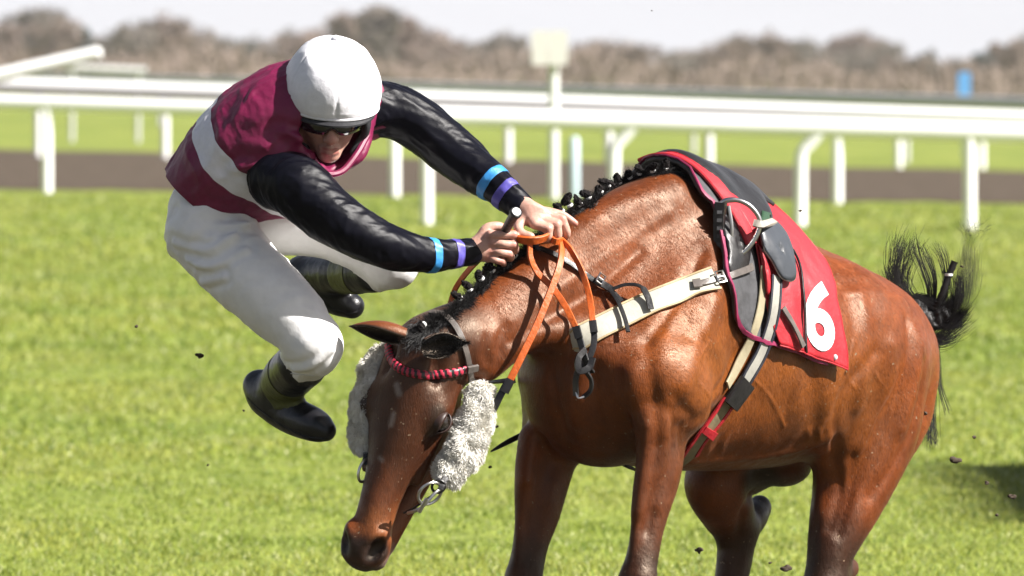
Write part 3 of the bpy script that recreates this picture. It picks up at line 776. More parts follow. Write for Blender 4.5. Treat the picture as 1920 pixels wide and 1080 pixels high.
for p in ([(470, 390, -.14), (560, 340, -.2), (595, 318, -.2)], [(430, 320, -.2), (500, 300, -.2), (560, 262, -.22)], [(440, 255, -.15), (540, 250, -.22), (590, 290, -.22)], [(355, 360, -.1), (400, 385, -.12), (480, 400, -.12)], [(480, 200, -.15), (560, 160, -.15)], [(600, 300, -.16), (560, 280, -.2), (520, 240, -.2)]):
    p = crom([W(*q) for q in p], 4); N = vnormals(JV, JF); bst = np.full(len(JV), 9.)
    for a, b_ in zip(p[:-1], p[1:]): bst = np.minimum(bst, seg_dist(JV, a, b_)[0])
    JV = JV + N * (.007 * np.exp(-(bst / .013) ** 2) - .004 * np.exp(-((bst - .024) / .012) ** 2))[:, None]
hemp, hemn = W(378, 383, -.05), nrm(TX + np.array([.0, .0, .15]))
def cut_open(name, V, F, planes, m, th):
    bm = bmesh.new(); vs = [bm.verts.new(v) for v in V]
    for f in F: bm.faces.new([vs[i] for i in f])
    for p_, n_ in planes: bmesh.ops.bisect_plane(bm, geom=bm.verts[:] + bm.edges[:] + bm.faces[:], plane_co=Vector(p_), plane_no=Vector(n_), clear_inner=True)
    me = bpy.data.meshes.new(name); bm.to_mesh(me); bm.free()
    me.polygons.foreach_set('use_smooth', np.ones(len(me.polygons), bool)); me.materials.append(m)
    o = bpy.data.objects.new(name, me); COL.objects.link(o); sm = o.modifiers.new('thickness', 'SOLIDIFY'); sm.thickness = th; sm.offset = -1
    return pc(o)
JF2 = JF
Vw = JV - hemn * (.010 * vnoise(JV, 9, 9) + .005 * vnoise(JV, 22, 10))[:, None] * np.exp(-(((JV - hemp) @ hemn) / .04) ** 2)[:, None]
jo = cut_open('jersey', Vw, JF, [(hemp, hemn)], m_maroon, .0025)
bn_ = nrm(TX + np.array([0, -.30, 0])); bp_ = W(418, 300, -.15)
sash = slab('sash', JV, JF2, bp_, bn_, .066, .0008, m_white_silk, person); sash['label'] = 'broad white band round the maroon jersey'

def sleeve(pts, seed, name='sleeve'):
    S = Solid(); S.chain(wr(*pts), k=.02, m=8); V, F = S.mesh(.004)
    ax = np.array(W(*pts[-1][:3])) - np.array(W(*pts[0][:3]))
    V = folds(V, F, ax, 7, 17, .0040, seed, 1.9); V = folds(V, F, ax, 15, 24, .0022, seed + 3, 2.2); V = lap(V, F, 3); V = folds(V, F, ax, 26, 34, .0014, seed + 7, 1.9); V = folds(V, F, ax, 60, 40, .0005, seed + 9, 1.2)
    pc(mesh_obj(name, V, F, m_black_silk)); return V, F
SRV, SRF = sleeve([(522, 335, -.175, .070), (560, 352, -.215, .070), (620, 405, -.235, .062), (680, 441, -.24, .055), (730, 464, -.225, .048), (800, 477, -.18, .0365), (850, 476, -.135, .032), (884, 474, -.105, .0295)], 51)
SLV, SLF = sleeve([(672, 200, .02, .066), (740, 209, .05, .060), (800, 244, .06, .058), (855, 289, .05, .055), (905, 328, .02, .046), (940, 358, -.01, .037), (974, 388, -.035, .031)], 61)
for V, F, p, q, ps, in ((SRV, SRF, (800, 477, -.18), (884, 474, -.105), ((807, 478, -.175), (851, 476, -.135))), (SLV, SLF, (905, 330, .02), (974, 388, -.035), ((929, 338, .0), (951, 362, -.02)))):
    ax = nrm(W(*q) - W(*p))
    for c, m in zip(ps, (m_cyan, m_purple)):
        o = slab('armband', V, F, W(*c), ax, .021, .0012, m, person); o['label'] = 'bright blue elastic band on the cuff' if m is m_cyan else 'violet elastic band on the cuff'

# breeches
PS = Solid()
PS.chain(wr((395, 400, .0, .090, 1.3), (392, 430, .0, .097, 1.3)), k=.04, flat=[.2, 1, 0])
PS.chain(wr((425, 380, -.01, .08, 1.3), (400, 400, .0, .09, 1.3)), k=.04, flat=[.2, 1, 0])
PS.chain(wr((395, 445, -.05, .092), (435, 485, -.08, .093), (490, 540, -.12, .086), (545, 592, -.15, .078), (590, 646, -.18, .060)), k=.035)
PS.chain(wr((590, 650, -.18, .056), (568, 678, -.09, .056), (548, 700, -.01, .05)), k=.03)
PS.chain(wr((430, 420, .07, .088), (520, 410, .08, .084), (620, 425, .07, .078), (690, 462, .05, .064), (738, 492, .03, .054)), k=.035)
PS.chain(wr((738, 494, .03, .052), (700, 508, .11, .047), (660, 512, .19, .044)), k=.03)
PV, PF = PS.mesh(.0045)
TH = W(590, 646, -.18) - W(395, 445, -.05)
kn_d, _ = seg_dist(PV, W(395, 440, 0), W(440, 470, -.05)); kn2, _ = seg_dist(PV, W(560, 690, -.1), W(600, 690, -.18)); kn3, _ = seg_dist(PV, W(690, 520, .1), W(730, 520, .0)); wgt = np.clip(np.exp(-(kn_d / .16) ** 2) + .8 * np.exp(-(kn2 / .055) ** 2) + .8 * np.exp(-(kn3 / .055) ** 2), 0, 1)
PA = folds(PV, PF, TH, 22, 7, .0080, 71, .2); PB = folds(PV, PF, TH, 9, 11, .0026, 74, .8); PB = folds(PB, PF, TH, 24, 12, .0022, 77, .8)
PV = PA * wgt[:, None] + PB * (1 - wgt[:, None])
for p in ([(330, 455, -.1), (390, 470, -.15), (440, 440, -.16)], [(345, 490, -.12), (400, 500, -.16), (460, 470, -.17)], [(380, 530, -.12), (420, 520, -.17)], [(535, 695, -.16), (575, 690, -.22), (620, 655, -.23)], [(505, 640, -.1), (560, 650, -.2)], [(430, 415, -.12), (500, 425, -.12), (525, 455, -.1)], [(335, 400, -.08), (400, 425, -.13), (470, 420, -.13)]):
    p = crom([W(*q) for q in p], 4); N = vnormals(PV, PF); bst = np.full(len(PV), 9.)
    for a, b_ in zip(p[:-1], p[1:]): bst = np.minimum(bst, seg_dist(PV, a, b_)[0])
    PV = PV + N * (.006 * np.exp(-(bst / .010) ** 2) - .005 * np.exp(-((bst - .018) / .009) ** 2))[:, None]
pc(mesh_obj('breeches', PV, PF, m_breech))
PBV = bvh_of(PV, PF)
def seam(path, r=.0014, nm='seam'):
    P = []
    for a, b_ in crom([list(p) for p in path], 8):
        h = PBV.ray_cast(cam_loc, Vector(ray(a, b_)), 60)
        if h[0] is not None: P.append(np.array(h[0] + h[1] * .0004 * (1 if h[1].y < 0 else -1)))
    mb = MB(); mb.tube(np.array(P), r, 6); pc(mb.build(nm, m_seam))
m_seam = fabric('seam_thread', (.55, .54, .53), .7)
seam([(505, 690), (545, 700), (590, 704)])
# waistband
# boots
def boot(shaft, foot, cuffp, seed, seam):
    S = Solid(); S.chain(wr(*shaft), k=.02); S.chain(wr(*foot), k=.03, flat=None); V, F = S.mesh(.004)
    ax = W(*shaft[-1][:3]) - W(*shaft[0][:3]); sd_, _ = seg_dist(V, W(*shaft[0][:3]), W(*shaft[-1][:3]))
    V2 = folds(V, F, ax, 22, 9, .0032, seed, .4); w_ = np.exp(-(sd_ / .05) ** 4)[:, None]; V = V2 * w_ + V * (1 - w_)
    root = pc(mesh_obj('boot', V, F, m_boot))
    a = nrm(ax)
    o = slab('boot_top', V, F, W(*cuffp[0]), a, cuffp[1], .0015, m_olive, root, pred=lambda Q: seg_dist(Q, W(*shaft[0][:3]), W(*shaft[2][:3]))[0] < .070)
    o.matrix_parent_inverse = Matrix.Identity(4)
    sp = crom([W(*q) for q in seam], 6); mb = MB(); bv = bvh_of(V, F); P = []
    for q in sp:
        h = bv.find_nearest(Vector(q)); P.append(np.array(h[0] + h[1] * .0005))
    mb.tube(P, .0016, 6); so = mb.build('welt', m_boot, root); so.matrix_parent_inverse = Matrix.Identity(4)
    return root
boot([(566, 682, -.09, .060), (540, 706, .02, .056), (518, 728, .11, .046), (505, 738, .145, .042)],
     [(484, 722, .15, .036), (505, 752, .12, .042), (545, 778, .07, .044), (588, 796, .01, .040), (610, 807, -.015, .026)],
     ((536, 710, .03), .085), 81, [(470, 745, .12), (520, 800, .03), (570, 824, -.02), (620, 822, -.04)])
boot([(700, 510, .10, .049), (650, 513, .20, .047), (600, 514, .30, .044), (578, 512, .335, .040)],
     [(562, 512, .35, .036), (590, 535, .33, .037), (628, 558, .30, .040), (660, 574, .27, .030)],
     ((660, 512, .18), .07), 85, [(600, 575, .26), (640, 592, .24), (675, 590, .23), (683, 572, .24)])

# cap, helmet and goggles
CS = Solid(); CS.ell(Hj(0, -.008, .004), (.106, .130, .106), HX, k=.02); CS.ell(Hj(0, -.005, -.02), (.106, .132, .085), HX, k=.04)
CV, CF = CS.mesh(.0036); CN = vnormals(CV, CF)
q = (CV - HEAD) @ np.stack(HX).T
ang = np.arctan2(q[:, 0], q[:, 1]); seam_ = np.abs(((ang / (2 * math.pi) * 6) % 1) - .5) * 2
rad = np.hypot(q[:, 0], q[:, 1])
d = -.0022 * np.exp(-((1 - seam_) * rad / .006) ** 2) + .0016 * ridge(np.stack([ang * 5, q[:, 2] * 9, 0 * ang], 1), 1, 5) * np.exp(-((1 - seam_) / .5) ** 2)
rr_ = ridge(np.stack([ang * 1.5, q[:, 2] * 45, 0 * ang], 1), 1, 6) * smooth01((-.02 - q[:, 2]) / .03)
d = d + .0030 * rr_ + .0010 * vnoise(CV, 40, 2) + .0022 * ridge(CV, 17, 9) * np.exp(-((q[:, 0] + .06) / .05) ** 2)
CV = CV + CN * d[:, None]
rim = q[:, 2] - (-.050 - .10 * np.minimum(0, q[:, 1]) * .0 + .012 * np.abs(q[:, 0]) / .1 * (q[:, 1] > 0))
m_cap = fabric('white_cap_silk', (.76, .755, .79), .45, 70, .0012, 1400, .04)
co = cut_open('cap', CV, CF, [(Hj(0, 0, -.050), hu)], m_cap, .002)
mb = MB(); mb.add(*sphere(Hj(.004, 0, .112), (.012, .012, .005), HX)); pc(mb.build('button', m_cap))
mb = MB(); mb.tube([Hj(.1085 * math.sin(a), -.006 + .132 * math.cos(a), -.050) for a in np.linspace(0, 2 * math.pi, 49)], .0042, 8, cap=False); pc(mb.build('cap_hem', m_cap))
m_shell, n, l, b = mat('black_helmet', (.012, .012, .014), .3)
m_fabb = fabric('black_padding', (.014, .014, .017), .6, 60, .002)
SS = Solid(); SS.ell(Hj(0, -.01, -.03), (.099, .122, .095), HX); SV, SF = SS.mesh(.005); sq = (SV - HEAD) @ np.stack(HX).T
cutline = np.where(sq[:, 1] > .03, -.052, np.where(sq[:, 1] < -.05, -.085, -.11))
pc(mesh_obj('helmet_shell', SV, SF[((sq[:, 2] > cutline) & (sq[:, 2] < .02))[SF].all(1)], m_shell))
for s in (1, -1):
    ES = Solid(); ES.ell(Hj(.080 * s, .002, -.085), (.014, .042, .040), HX); ES.chain(rows((Hj(.078 * s, .015, -.11), (.008,)), (Hj(.05 * s, .03, -.155), (.006,))), k=.01)
    v, f = ES.mesh(.004); pc(mesh_obj('ear_guard', v, f, m_fabb))
# peak
V = []; k = 25; nn = 6
for sh in (0, 1):
    for i in range(k):
        a = R(-78 + 156 * i / (k - 1))
        for j in range(nn):
            t = j / (nn - 1); e = math.cos(a * 1.12) ** .7 if abs(a * 1.12) < math.pi / 2 else 0
            V.append(Hj((.100 + .004 * t) * math.sin(a), -.008 + .125 * math.cos(a) + .026 * t * e, -.050 - .010 * t * e - .010 * (1 - math.cos(a)) * t - sh * .004))
F = []
for sh in (0, 1):
    for i in range(k - 1):
        for j in range(nn - 1):
            q_ = [sh * k * nn + i * nn + j, sh * k * nn + (i + 1) * nn + j, sh * k * nn + (i + 1) * nn + j + 1, sh * k * nn + i * nn + j + 1]; F.append(q_ if sh == 0 else q_[::-1])
F += [(i * nn + nn - 1, (i + 1) * nn + nn - 1, k * nn + (i + 1) * nn + nn - 1, k * nn + i * nn + nn - 1) for i in range(k - 1)]
mb = MB(); mb.add(V, F); pc(mb.build('peak', m_fabb))
# goggles
m_lens, n, l, b = mat('dark_lens', (.004, .004, .006), .05); b.inputs['Coat Weight'].default_value = 1
m_frame, n, l, b = mat('goggle_frame', (.01, .01, .012), .4)
V = []; F = []; k = 29; nn = 7
for i in range(k):
    a = R(-72 + 144 * i / (k - 1)); hgt = .0330 * (1 - .28 * (abs(a) / R(72)) ** 3) * (1 - .42 * math.exp(-(a / .16) ** 2) * 1)
    for j in range(nn):
        t = j / (nn - 1) - .5; top = .021
        u = top - (t + .5) * (.0215 + hgt)
        V.append(Hf(.079 * math.sin(a), .030 + .084 * math.cos(a) - .02 * t * t, -.050 + u + .004))
for i in range(k - 1):
    for j in range(nn - 1): F.append((i * nn + j, (i + 1) * nn + j, (i + 1) * nn + j + 1, i * nn + j + 1))
mb = MB(); mb.add(V, F); go_ = pc(mb.build('goggles', m_lens)); sm = go_.modifiers.new('t', 'SOLIDIFY'); sm.thickness = .004; sm.offset = 0
mb = MB(); mb.tube([V[i * nn + nn - 1] for i in range(k)], .0020, 6); mb.tube([V[i * nn] for i in range(k)], .0024, 6)
for s in (1, -1): mb.tube([Hj(.073 * s, .046, -.048), Hj(.087 * s, 0, -.058), Hj(.082 * s, -.06, -.05)], .006, 8)
o = mb.build('goggle_frame', m_frame, go_); o.matrix_parent_inverse = Matrix.Identity(4)
# goggles hanging collar
mb = MB(); cc = [W(588, 300, -.205), W(607, 325, -.195), W(640, 322, -.17), W(668, 290, -.14), W(688, 255, -.1)]
mb.tube(crom(cc, 5), .008, 8); pc(mb.build('collar', m_maroon))
def fix_local(o):
    pass

# whip held in the near fist
wroot = empty('whip', 'black padded whip with white end cap in the near fist', 'whip'); wroot.location = W(940, 443, -.10); bpy.context.view_layer.update()
m_grip = fabric('black_whip_grip', (.010, .010, .012), .45, 120, .002)
m_wcap, n, l, b = mat('whip_cap', (.8, .8, .78), .4)
wp = [W(967, 399, -.185), W(958, 413, -.150), W(943, 441, -.098), W(925, 480, -.03), W(880, 565, .11), W(843, 622, .21)]
mb = MB(); mb.tube(wp, [.0125, .0115, .0110, .010, .006, .004], 16); child(mb.build('handle', m_grip), wroot)
dv_ = nrm(wp[0] - wp[1]); mb = MB(); mb.tube([wp[0] - dv_ * .004, wp[0] + dv_ * .003, wp[0] + dv_ * .005], [.0145, .0145, .012], 20); child(mb.build('end_collar', m_grip), wroot)
mb = MB(); mb.tube([wp[0] + dv_ * .0045, wp[0] + dv_ * .007, wp[0] + dv_ * .008], [.0102, .0100, .006], 20); child(mb.build('end_cap', m_wcap), wroot)
# ================================================================== TACK, MANE, TAIL
def cast(px, py, tree=None):
    h = (tree or HB).ray_cast(cam_loc, Vector(ray(px, py)), 60)
    if h[0] is None: return None, None
    return np.array(h[0]), np.array(h[1])
def surf(px, py, off=.0, tree=None):
    p, nn_ = cast(px, py, tree)
    if p is None:
        # nearest body point to the ray at the horse's depth
        q = W(px, py, .2); h = (tree or HB).find_nearest(Vector(q)); p, nn_ = np.array(h[0]), np.array(h[1])
    if tree is not None and nn_ @ (CL - p) < 0: nn_ = -nn_
    return p + nn_ * off, nn_
def loc(p): d = np.asarray(p) - P0; return d @ SD, d @ WD, d[2]
ZA = .97
def st_of(px, py):
    s, w, z = loc(surf(px, py)[0]); return s, math.atan2(w, z - ZA)
def around(s, th, off, tree=None):
    """point on the barrel at station s, angle th from the spine towards the near side"""
    c = L(s, 0, ZA); d = math.cos(th) * ZD + math.sin(th) * WD
    h = (tree or HB).ray_cast(Vector(c + d * 1.2), Vector(-d), 1.2)
    if h[0] is None: return c + d * .3, d
    return np.array(h[0]) + d * off, np.array(h[1])
def smooth_path(P, it=2):
    P = np.array(P)
    for _ in range(it): P[1:-1] = .5 * P[1:-1] + .25 * (P[:-2] + P[2:])
    return P
def strap(path, m=6, off=.004, extra=None, tree=None, it=3):
    pp = crom([list(p) for p in path], m); P, N = [], []
    for a, b_ in pp:
        p, n_ = surf(a, b_, off, tree); P.append(p); N.append(n_)
    if extra is not None:
        for p, n_ in extra: P.append(np.array(p)); N.append(np.array(n_))
    return smooth_path(P, it), smooth_path(N, it)
def grid_mesh(name, G, m, parent=None, th=.003):
    nu, nv = G.shape[:2]; i, j = np.meshgrid(np.arange(nu - 1), np.arange(nv - 1), indexing='ij'); q = (i * nv + j).ravel()
    V = G.reshape(-1, 3); F = np.stack([q, q + 1, q + nv + 1, q + nv], 1)
    o = mesh_obj(name, V, F, m); 
    if th: sm = o.modifiers.new('thickness', 'SOLIDIFY'); sm.thickness = th; sm.offset = 0
    if parent is not None: child(o, parent)
    return o, V, F
m_leather = fabric('grey_brown_leather', (.10, .085, .075), .4, 40, .002, 500, .25)
m_black = fabric('black_leather', (.013, .012, .012), .38, 40, .002, 500, .3)
m_steel, n, l, b = mat('worn_steel', (.55, .54, .52), .28, 1.0)
m_band, n, l, b = mat('white_tape', (.7, .7, .68), .6)
m_red = fabric('red_number_cloth', (.36, .010, .018), .55, 30, .003, 1200, .12)
m_pink = fabric('crimson_trim', (.20, .012, .055), .5)
m_pad = fabric('grey_saddle_pad', (.050, .050, .054), .6, 30, .003, 900, .3)
m_hair, n, l, b = mat('black_horse_hair', (.010, .009, .009), .55); b.inputs['Specular IOR Level'].default_value = .3

# ---- saddle, pad and number cloth
def edge(ppx): return [st_of(*p) for p in ppx]
pad_f = edge([(1300, 372), (1328, 400), (1342, 450), (1350, 520), (1368, 590), (1420, 640)])
cl_f = edge([(1325, 372), (1362, 400), (1395, 450), (1412, 520), (1426, 600), (1445, 648)])
cl_r = edge([(1518, 480), (1535, 500), (1552, 560), (1565, 620), (1571, 660), (1572, 690)])
pad_r = edge([(1505, 470), (1520, 500), (1535, 560), (1545, 620), (1545, 650), (1540, 680)])
def drape(f, r, off, nu, nth, seed, wave):
    f, r = np.array(f), np.array(r); tf = np.linspace(0, 1, len(f))
    f = np.vstack([[f[0, 0] + .015, 0.0], f]) if True else f; r = np.vstack([[r[0, 0] - .005, 0.0], r]); tf = np.linspace(0, 1, len(f))
    G = []
    for side in (-1, 1):
        rowsG = []
        for b_ in np.linspace(0, 1, nth):
            sf, tf_ = np.interp(b_, tf, f[:, 0]), np.interp(b_, tf, f[:, 1]); sr, tr_ = np.interp(b_, tf, r[:, 0]), np.interp(b_, tf, r[:, 1])
            row = []
            for a in np.linspace(0, 1, nu):
                s = sf + (.15 * min(1, abs(tf_) / .5) * (1 - a) if side < 0 else 0) + (sr - sf) * a; th = tf_ + (tr_ - tf_) * a
                p, n_ = around(s, th * side, off + .020 * math.exp(-(a / .32) ** 2) * math.exp(-((th * side - .12) / .55) ** 2)); row.append(p)
            rowsG.append(row)
        G.append(rowsG)
    A = np.array(G[0][::-1] + G[1][1:])
    for _ in range(4): A[1:-1, 1:-1] = .5 * A[1:-1, 1:-1] + .125 * (A[2:, 1:-1] + A[:-2, 1:-1] + A[1:-1, 2:] + A[1:-1, :-2])
    nu_, nv_ = A.shape[:2]; N = np.cross(np.gradient(A, axis=0), np.gradient(A, axis=1)); N /= np.linalg.norm(N, axis=2)[:, :, None] + 1e-9
    c = L(.7, 0, ZA); sg = np.sign(((A - c) * N).sum(2, keepdims=True)); N = N * sg
    Q = A.reshape(-1, 3); e = np.abs(np.linspace(-1, 1, nu_))[:, None]
    wv = (wave * (vnoise(Q, 13, seed) + .6 * ridge(Q * [1, 1, .35], 30, seed + 1))).reshape(nu_, nv_) * (.35 + .65 * e)
    A = A + N * (wv + np.abs(wave) * .6)[:, :, None]
    return A, N
saddle = empty('saddle', 'small black racing saddle with steel stirrup and long girth', 'saddle'); saddle.location = L(.6, 0, 1.3); bpy.context.view_layer.update()
PA_, PN_ = drape(pad_f, pad_r, .010, 30, 26, 31, .002)
pad, pv, pf = grid_mesh('saddle_pad', PA_, m_pad, None, .008)
tag(pad, 'grey and black saddle pad edged in crimson under the red cloth', 'saddle pad')
def border(A, N, r, m, parent, nm, sel):
    mb = MB()
    P = np.vstack([A[:, 0], A[-1, 1:]]) if sel == 'fb' else A[:, 0]
    Nn = np.vstack([N[:, 0], N[-1, 1:]]) if sel == 'fb' else N[:, 0]
    mb.ribbon(P + Nn * .005, Nn, r, .004); o = mb.build(nm, m); o.parent = parent; return o
border(PA_, PN_, .011, m_pink, pad, 'trim', 'fb')
CA_, CN_ = drape(cl_f, cl_r, .022, 40, 34, 35, .0045)
cloth, cv, cf = grid_mesh('number_cloth', CA_, m_red, None, .0025)
tag(cloth, 'red number cloth marked 6 draped across the horse back', 'number cloth')
CB = bvh_of(cv, cf); PB_ = bvh_of(pv, pf)
o_, _, _ = None, 0, 0
hb_ = MB(); hb_.tube(CA_[:, -1], .0022, 6); hb_.tube(CA_[-1], .0022, 6); hb_.tube(CA_[0], .0022, 6); o_ = hb_.build('hem', m_red); o_.parent = cloth
# the number
fc = bpy.data.curves.new('digit', 'FONT'); fc.body = '6'; fc.offset = .035; fc.resolution_u = 6
fo = bpy.data.objects.new('digit', fc); COL.objects.link(fo); bpy.context.view_layer.update()
me = bpy.data.meshes.new_from_object(fo.evaluated_get(bpy.context.evaluated_depsgraph_get())); bpy.data.objects.remove(fo)
bm = bmesh.new(); bm.from_mesh(me); bmesh.ops.remove_doubles(bm, verts=bm.verts, dist=1e-4)
for k in range(9):
    for c in (np.linspace(0, .75, 9)[k],):
        bmesh.ops.bisect_plane(bm, geom=bm.verts[:] + bm.edges[:] + bm.faces[:], plane_co=(0, c, 0), plane_no=(0, 1, 0))
        bmesh.ops.bisect_plane(bm, geom=bm.verts[:] + bm.edges[:] + bm.faces[:], plane_co=(c, 0, 0), plane_no=(1, 0, 0))
gv = np.array([v.co[:] for v in bm.verts]); gf = [tuple(v.index for v in f.verts) for f in bm.faces]; bm.free()
lo_, hi_ = gv.min(0), gv.max(0); uv = (gv[:, :2] - lo_[:2]) / (hi_[:2] - lo_[:2])
TL, TR, BL, BR = np.array([1502, 518]), np.array([1562, 532]), np.array([1513, 652]), np.array([1567, 664])
NV = []
for u, v in uv:
    p2 = (TL * (1 - u) + TR * u) * v + (BL * (1 - u) + BR * u) * (1 - v)
    p, n_ = surf(p2[0], p2[1], 0, CB); NV.append(p + nrm(CL - p) * .0045)
m_num = fabric('white_numeral', (.62, .61, .61), .55, 30, .001, 1200, .04)
num = mesh_obj('numeral', NV, gf, m_num, smooth=False); num.parent = cloth
for zx in ((1564, 670),):
    mb = MB(); mb.add(*sphere(surf(*zx, .003, CB)[0], (.006, .003, .007))); o_ = mb.build('tab', m_num); o_.parent = cloth

# saddle body: seat raised on the spine
sf_, sr_ = loc(W(1345, 350, .42))[0], None
s0 = st_of(1372, 420)[0] - .035; s1 = st_of(1500, 480)[0] + .03
def seat_grid(w0, lift, nu=34, nv=30, s0=s0, s1=s1):
    G = []
    for i in range(nu):
        a = i / (nu - 1); s = s0 + (s1 - s0) * a; row = []
        half = R(w0) * (.55 + .6 * math.sin(math.pi * min(1, a * 1.15 + .05)) ** .8)
        for j in range(nv):
            t = j / (nv - 1) * 2 - 1
            e = (1 - abs(t) ** 3) * (1 - abs(2 * a - 1) ** 8)
            up = .024 + lift * e * (.35 + .9 * abs(2 * a - 1.0) ** 2.2 * (1.25 if a < .5 else .55))
            p, n_ = around(s, t * half, up); row.append(p)
        G.append(row)
    A = np.array(G)
    for _ in range(3): A[1:-1, 1:-1] = .5 * A[1:-1, 1:-1] + .125 * (A[2:, 1:-1] + A[:-2, 1:-1] + A[1:-1, 2:] + A[1:-1, :-2])
    return A
m_green = fabric('dark_green_panel', (.02, .055, .025), .45)
SG = seat_grid(30, .026)
seat, sv_, sf__ = grid_mesh('seat', SG, m_black, saddle, .010)
mb = MB(); mb.tube(SG[:, 0], .005, 8); mb.tube(SG[:, -1], .005, 8); mb.tube(SG[-1], .006, 8); mb.tube(SG[0], .008, 8); child(mb.build('seat_roll', m_black), saddle)
SB = bvh_of(sv_, sf__)
def patch(outline, tree, off, m, name, parent, dome=.0, th=.004, rings=7, sm_=1):
    O = crom(outline + [outline[0]], 5)[:-1]; c = O.mean(0); V = [surf(c[0], c[1], off, tree)[0]]; k = len(O)
    Fc = []
    for r_ in range(1, rings + 1):
        t = r_ / rings
        for q_ in O:
            p2 = c + (q_ - c) * t; p, n_ = surf(p2[0], p2[1], off + dome * (1 - t * t), tree); V.append(p)
    V = np.array(V)
    for j in range(k): Fc.append((0, 1 + j, 1 + (j + 1) % k))
    for r_ in range(rings - 1):
        for j in range(k): Fc.append((1 + r_ * k + j, 1 + (r_ + 1) * k + j, 1 + (r_ + 1) * k + (j + 1) % k, 1 + r_ * k + (j + 1) % k))
    o = mesh_obj(name, V, Fc, m); s = o.modifiers.new('thickness', 'SOLIDIFY'); s.thickness = th; s.offset = 0
    child(o, parent); return o, V[-k:]
patch([(1425, 398), (1470, 412), (1510, 440), (1500, 448), (1455, 440), (1425, 425)], SB, .006, m_green, 'seat_panel', saddle)
m_flap = fabric('blue_grey_leather', (.040, .045, .053), .38, 20, .002, 500, .15)
fl, rim_ = patch([(1402, 432), (1436, 422), (1462, 446), (1478, 490), (1478, 528), (1458, 526), (1436, 494), (1412, 460)], CB, .020, m_flap, 'flap', saddle, .008, .006)
mb = MB(); mb.tube(np.vstack([rim_, rim_[:1]]), .0028, 8); child(mb.build('flap_edge', m_leather), saddle)
patch([(1345, 415), (1385, 400), (1402, 440), (1398, 500), (1372, 520), (1352, 480)], PB_, .006, m_black, 'knee_block', saddle, .01, .004)
patch([(1395, 462), (1425, 470), (1440, 520), (1430, 556), (1400, 540), (1384, 500)], CB, .008, m_red, 'cloth_fold', cloth, .010, .002)
# red strip over the withers (front of the cloth rolled)
P, N = [], []
for th in np.linspace(R(-8), R(42), 22):
    p, n_ = around(cl_f[0][0] + .005 + .03 * abs(th), th, .036); P.append(p); N.append(n_)
mb = MB(); mb.ribbon(smooth_path(P), smooth_path(N), .045, .008); o_ = mb.build('withers_strip', m_red); o_.parent = cloth
# stirrup iron, tread and leather
def cpt(px, py, off, tree=CB): return surf(px, py, off, tree)[0]
ys_ = surf(1390, 440, .0, PB_)[0][1]
yy = ys_ - .055
iron = crom([W(1350, 384, yy), W(1362, 376, yy - .005), W(1385, 376, yy - .005), (W(1408, 388, yy - .003)), W(1424, 412, yy), W(1420, 438, yy), W(1400, 468, yy - .003), W(1376, 484, yy - .006), W(1358, 488, yy)], 5)
mb = MB(); mb.tube(iron, [.006 if 8 < i < 32 else .0068 for i in range(len(iron))], 10); mb.tube(crom([W(1366, 386, yy - .012), W(1372, 430, yy - .016), W(1366, 478, yy - .012)], 5), .0048, 8)
child(mb.build('stirrup_iron', m_steel), saddle)
tr_ax = nrm(W(1352, 490, yy) - W(1352, 384, yy))
mb = MB(); tp = crom([W(1353, 380, yy), W(1350, 410, yy), W(1350, 455, yy), W(1354, 490, yy)], 5); mb.ribbon(tp, np.tile([-.25, -.95, .05], (len(tp), 1)), .027, .018)
mb.ribbon(tp + np.array([-.0, .012, 0]), np.tile([-.9, -.2, 0], (len(tp), 1)), .05, .012)
tread = mb.build('stirrup_tread', m_black); child(tread, saddle)
mb = MB()
for k in range(6):
    q_ = W(1349, 398 + k * 15, yy - .0215); mb.box(q_, np.eye(3), (.006, .0015, .0042))
child(mb.build('tread_stud', m_pad), saddle)
m_tan = fabric('pale_webbing', (.30, .27, .23), .6)
mb = MB(); lp = crom([W(1412, 418, yy), W(1430, 422, yy + .01), cpt(1440, 425, .016)], 5); mb.ribbon(lp, np.tile([0, -1, .25], (len(lp), 1)), .018, .008); child(mb.build('stirrup_leather', m_tan), saddle)
# billets and girths
m_whiteweb = fabric('white_elastic', (.28, .27, .235), .6, 60, .001, 1400, .1)
m_creamweb = fabric('cream_elastic', (.28, .24, .15), .6, 60, .001, 1400, .1)
m_navy = fabric('navy_webbing', (.010, .011, .020), .6)
m_tanweb = fabric('olive_tan_webbing', (.16, .13, .07), .65, 60, .001, 1400, .2)
allT = CB
def gpath(path, off):
    P, N = [], []
    for a, b_ in crom([list(p) for p in path], 6):
        c1, n1 = cast(a, b_, CB); c2, n2 = cast(a, b_, PB_); c3, n3 = cast(a, b_)
        cand = [(np.linalg.norm(c - CL), c, n_) for c, n_ in ((c1, n1), (c2, n2), (c3, n3)) if c is not None]
        d, c, _ = min(cand, key=lambda x: x[0]); n_ = n3 if n3 is not None else nrm(CL - c); P.append(c + n_ * off); N.append(n_)
    return smooth_path(P, 4), smooth_path(N, 4)
def gstrap(name, path, w, m, off, th=.004, edges=None):
    P, N = gpath(path, off); mb = MB(); mb.ribbon(P, N, w, th); o = mb.build(name, m); child(o, saddle)
    if edges is not None:
        em, ew = edges; T = np.gradient(P, axis=0); T /= np.linalg.norm(T, axis=1)[:, None]
        S_ = np.cross(T, N); mb = MB()
        for s in (-1, 1): mb.ribbon(P + S_ * s * (w / 2) + N * .0012, N, ew, th + .001)
        e = mb.build('edging', em); e.parent = o
    return P, N
gstrap('girth', [(1449, 520), (1444, 590), (1424, 655), (1396, 705), (1378, 732)], .032, m_whiteweb, .009, edges=(m_navy, .007))
gstrap('girth', [(1428, 500), (1422, 580), (1400, 645), (1376, 692), (1358, 722)], .024, m_creamweb, .007)
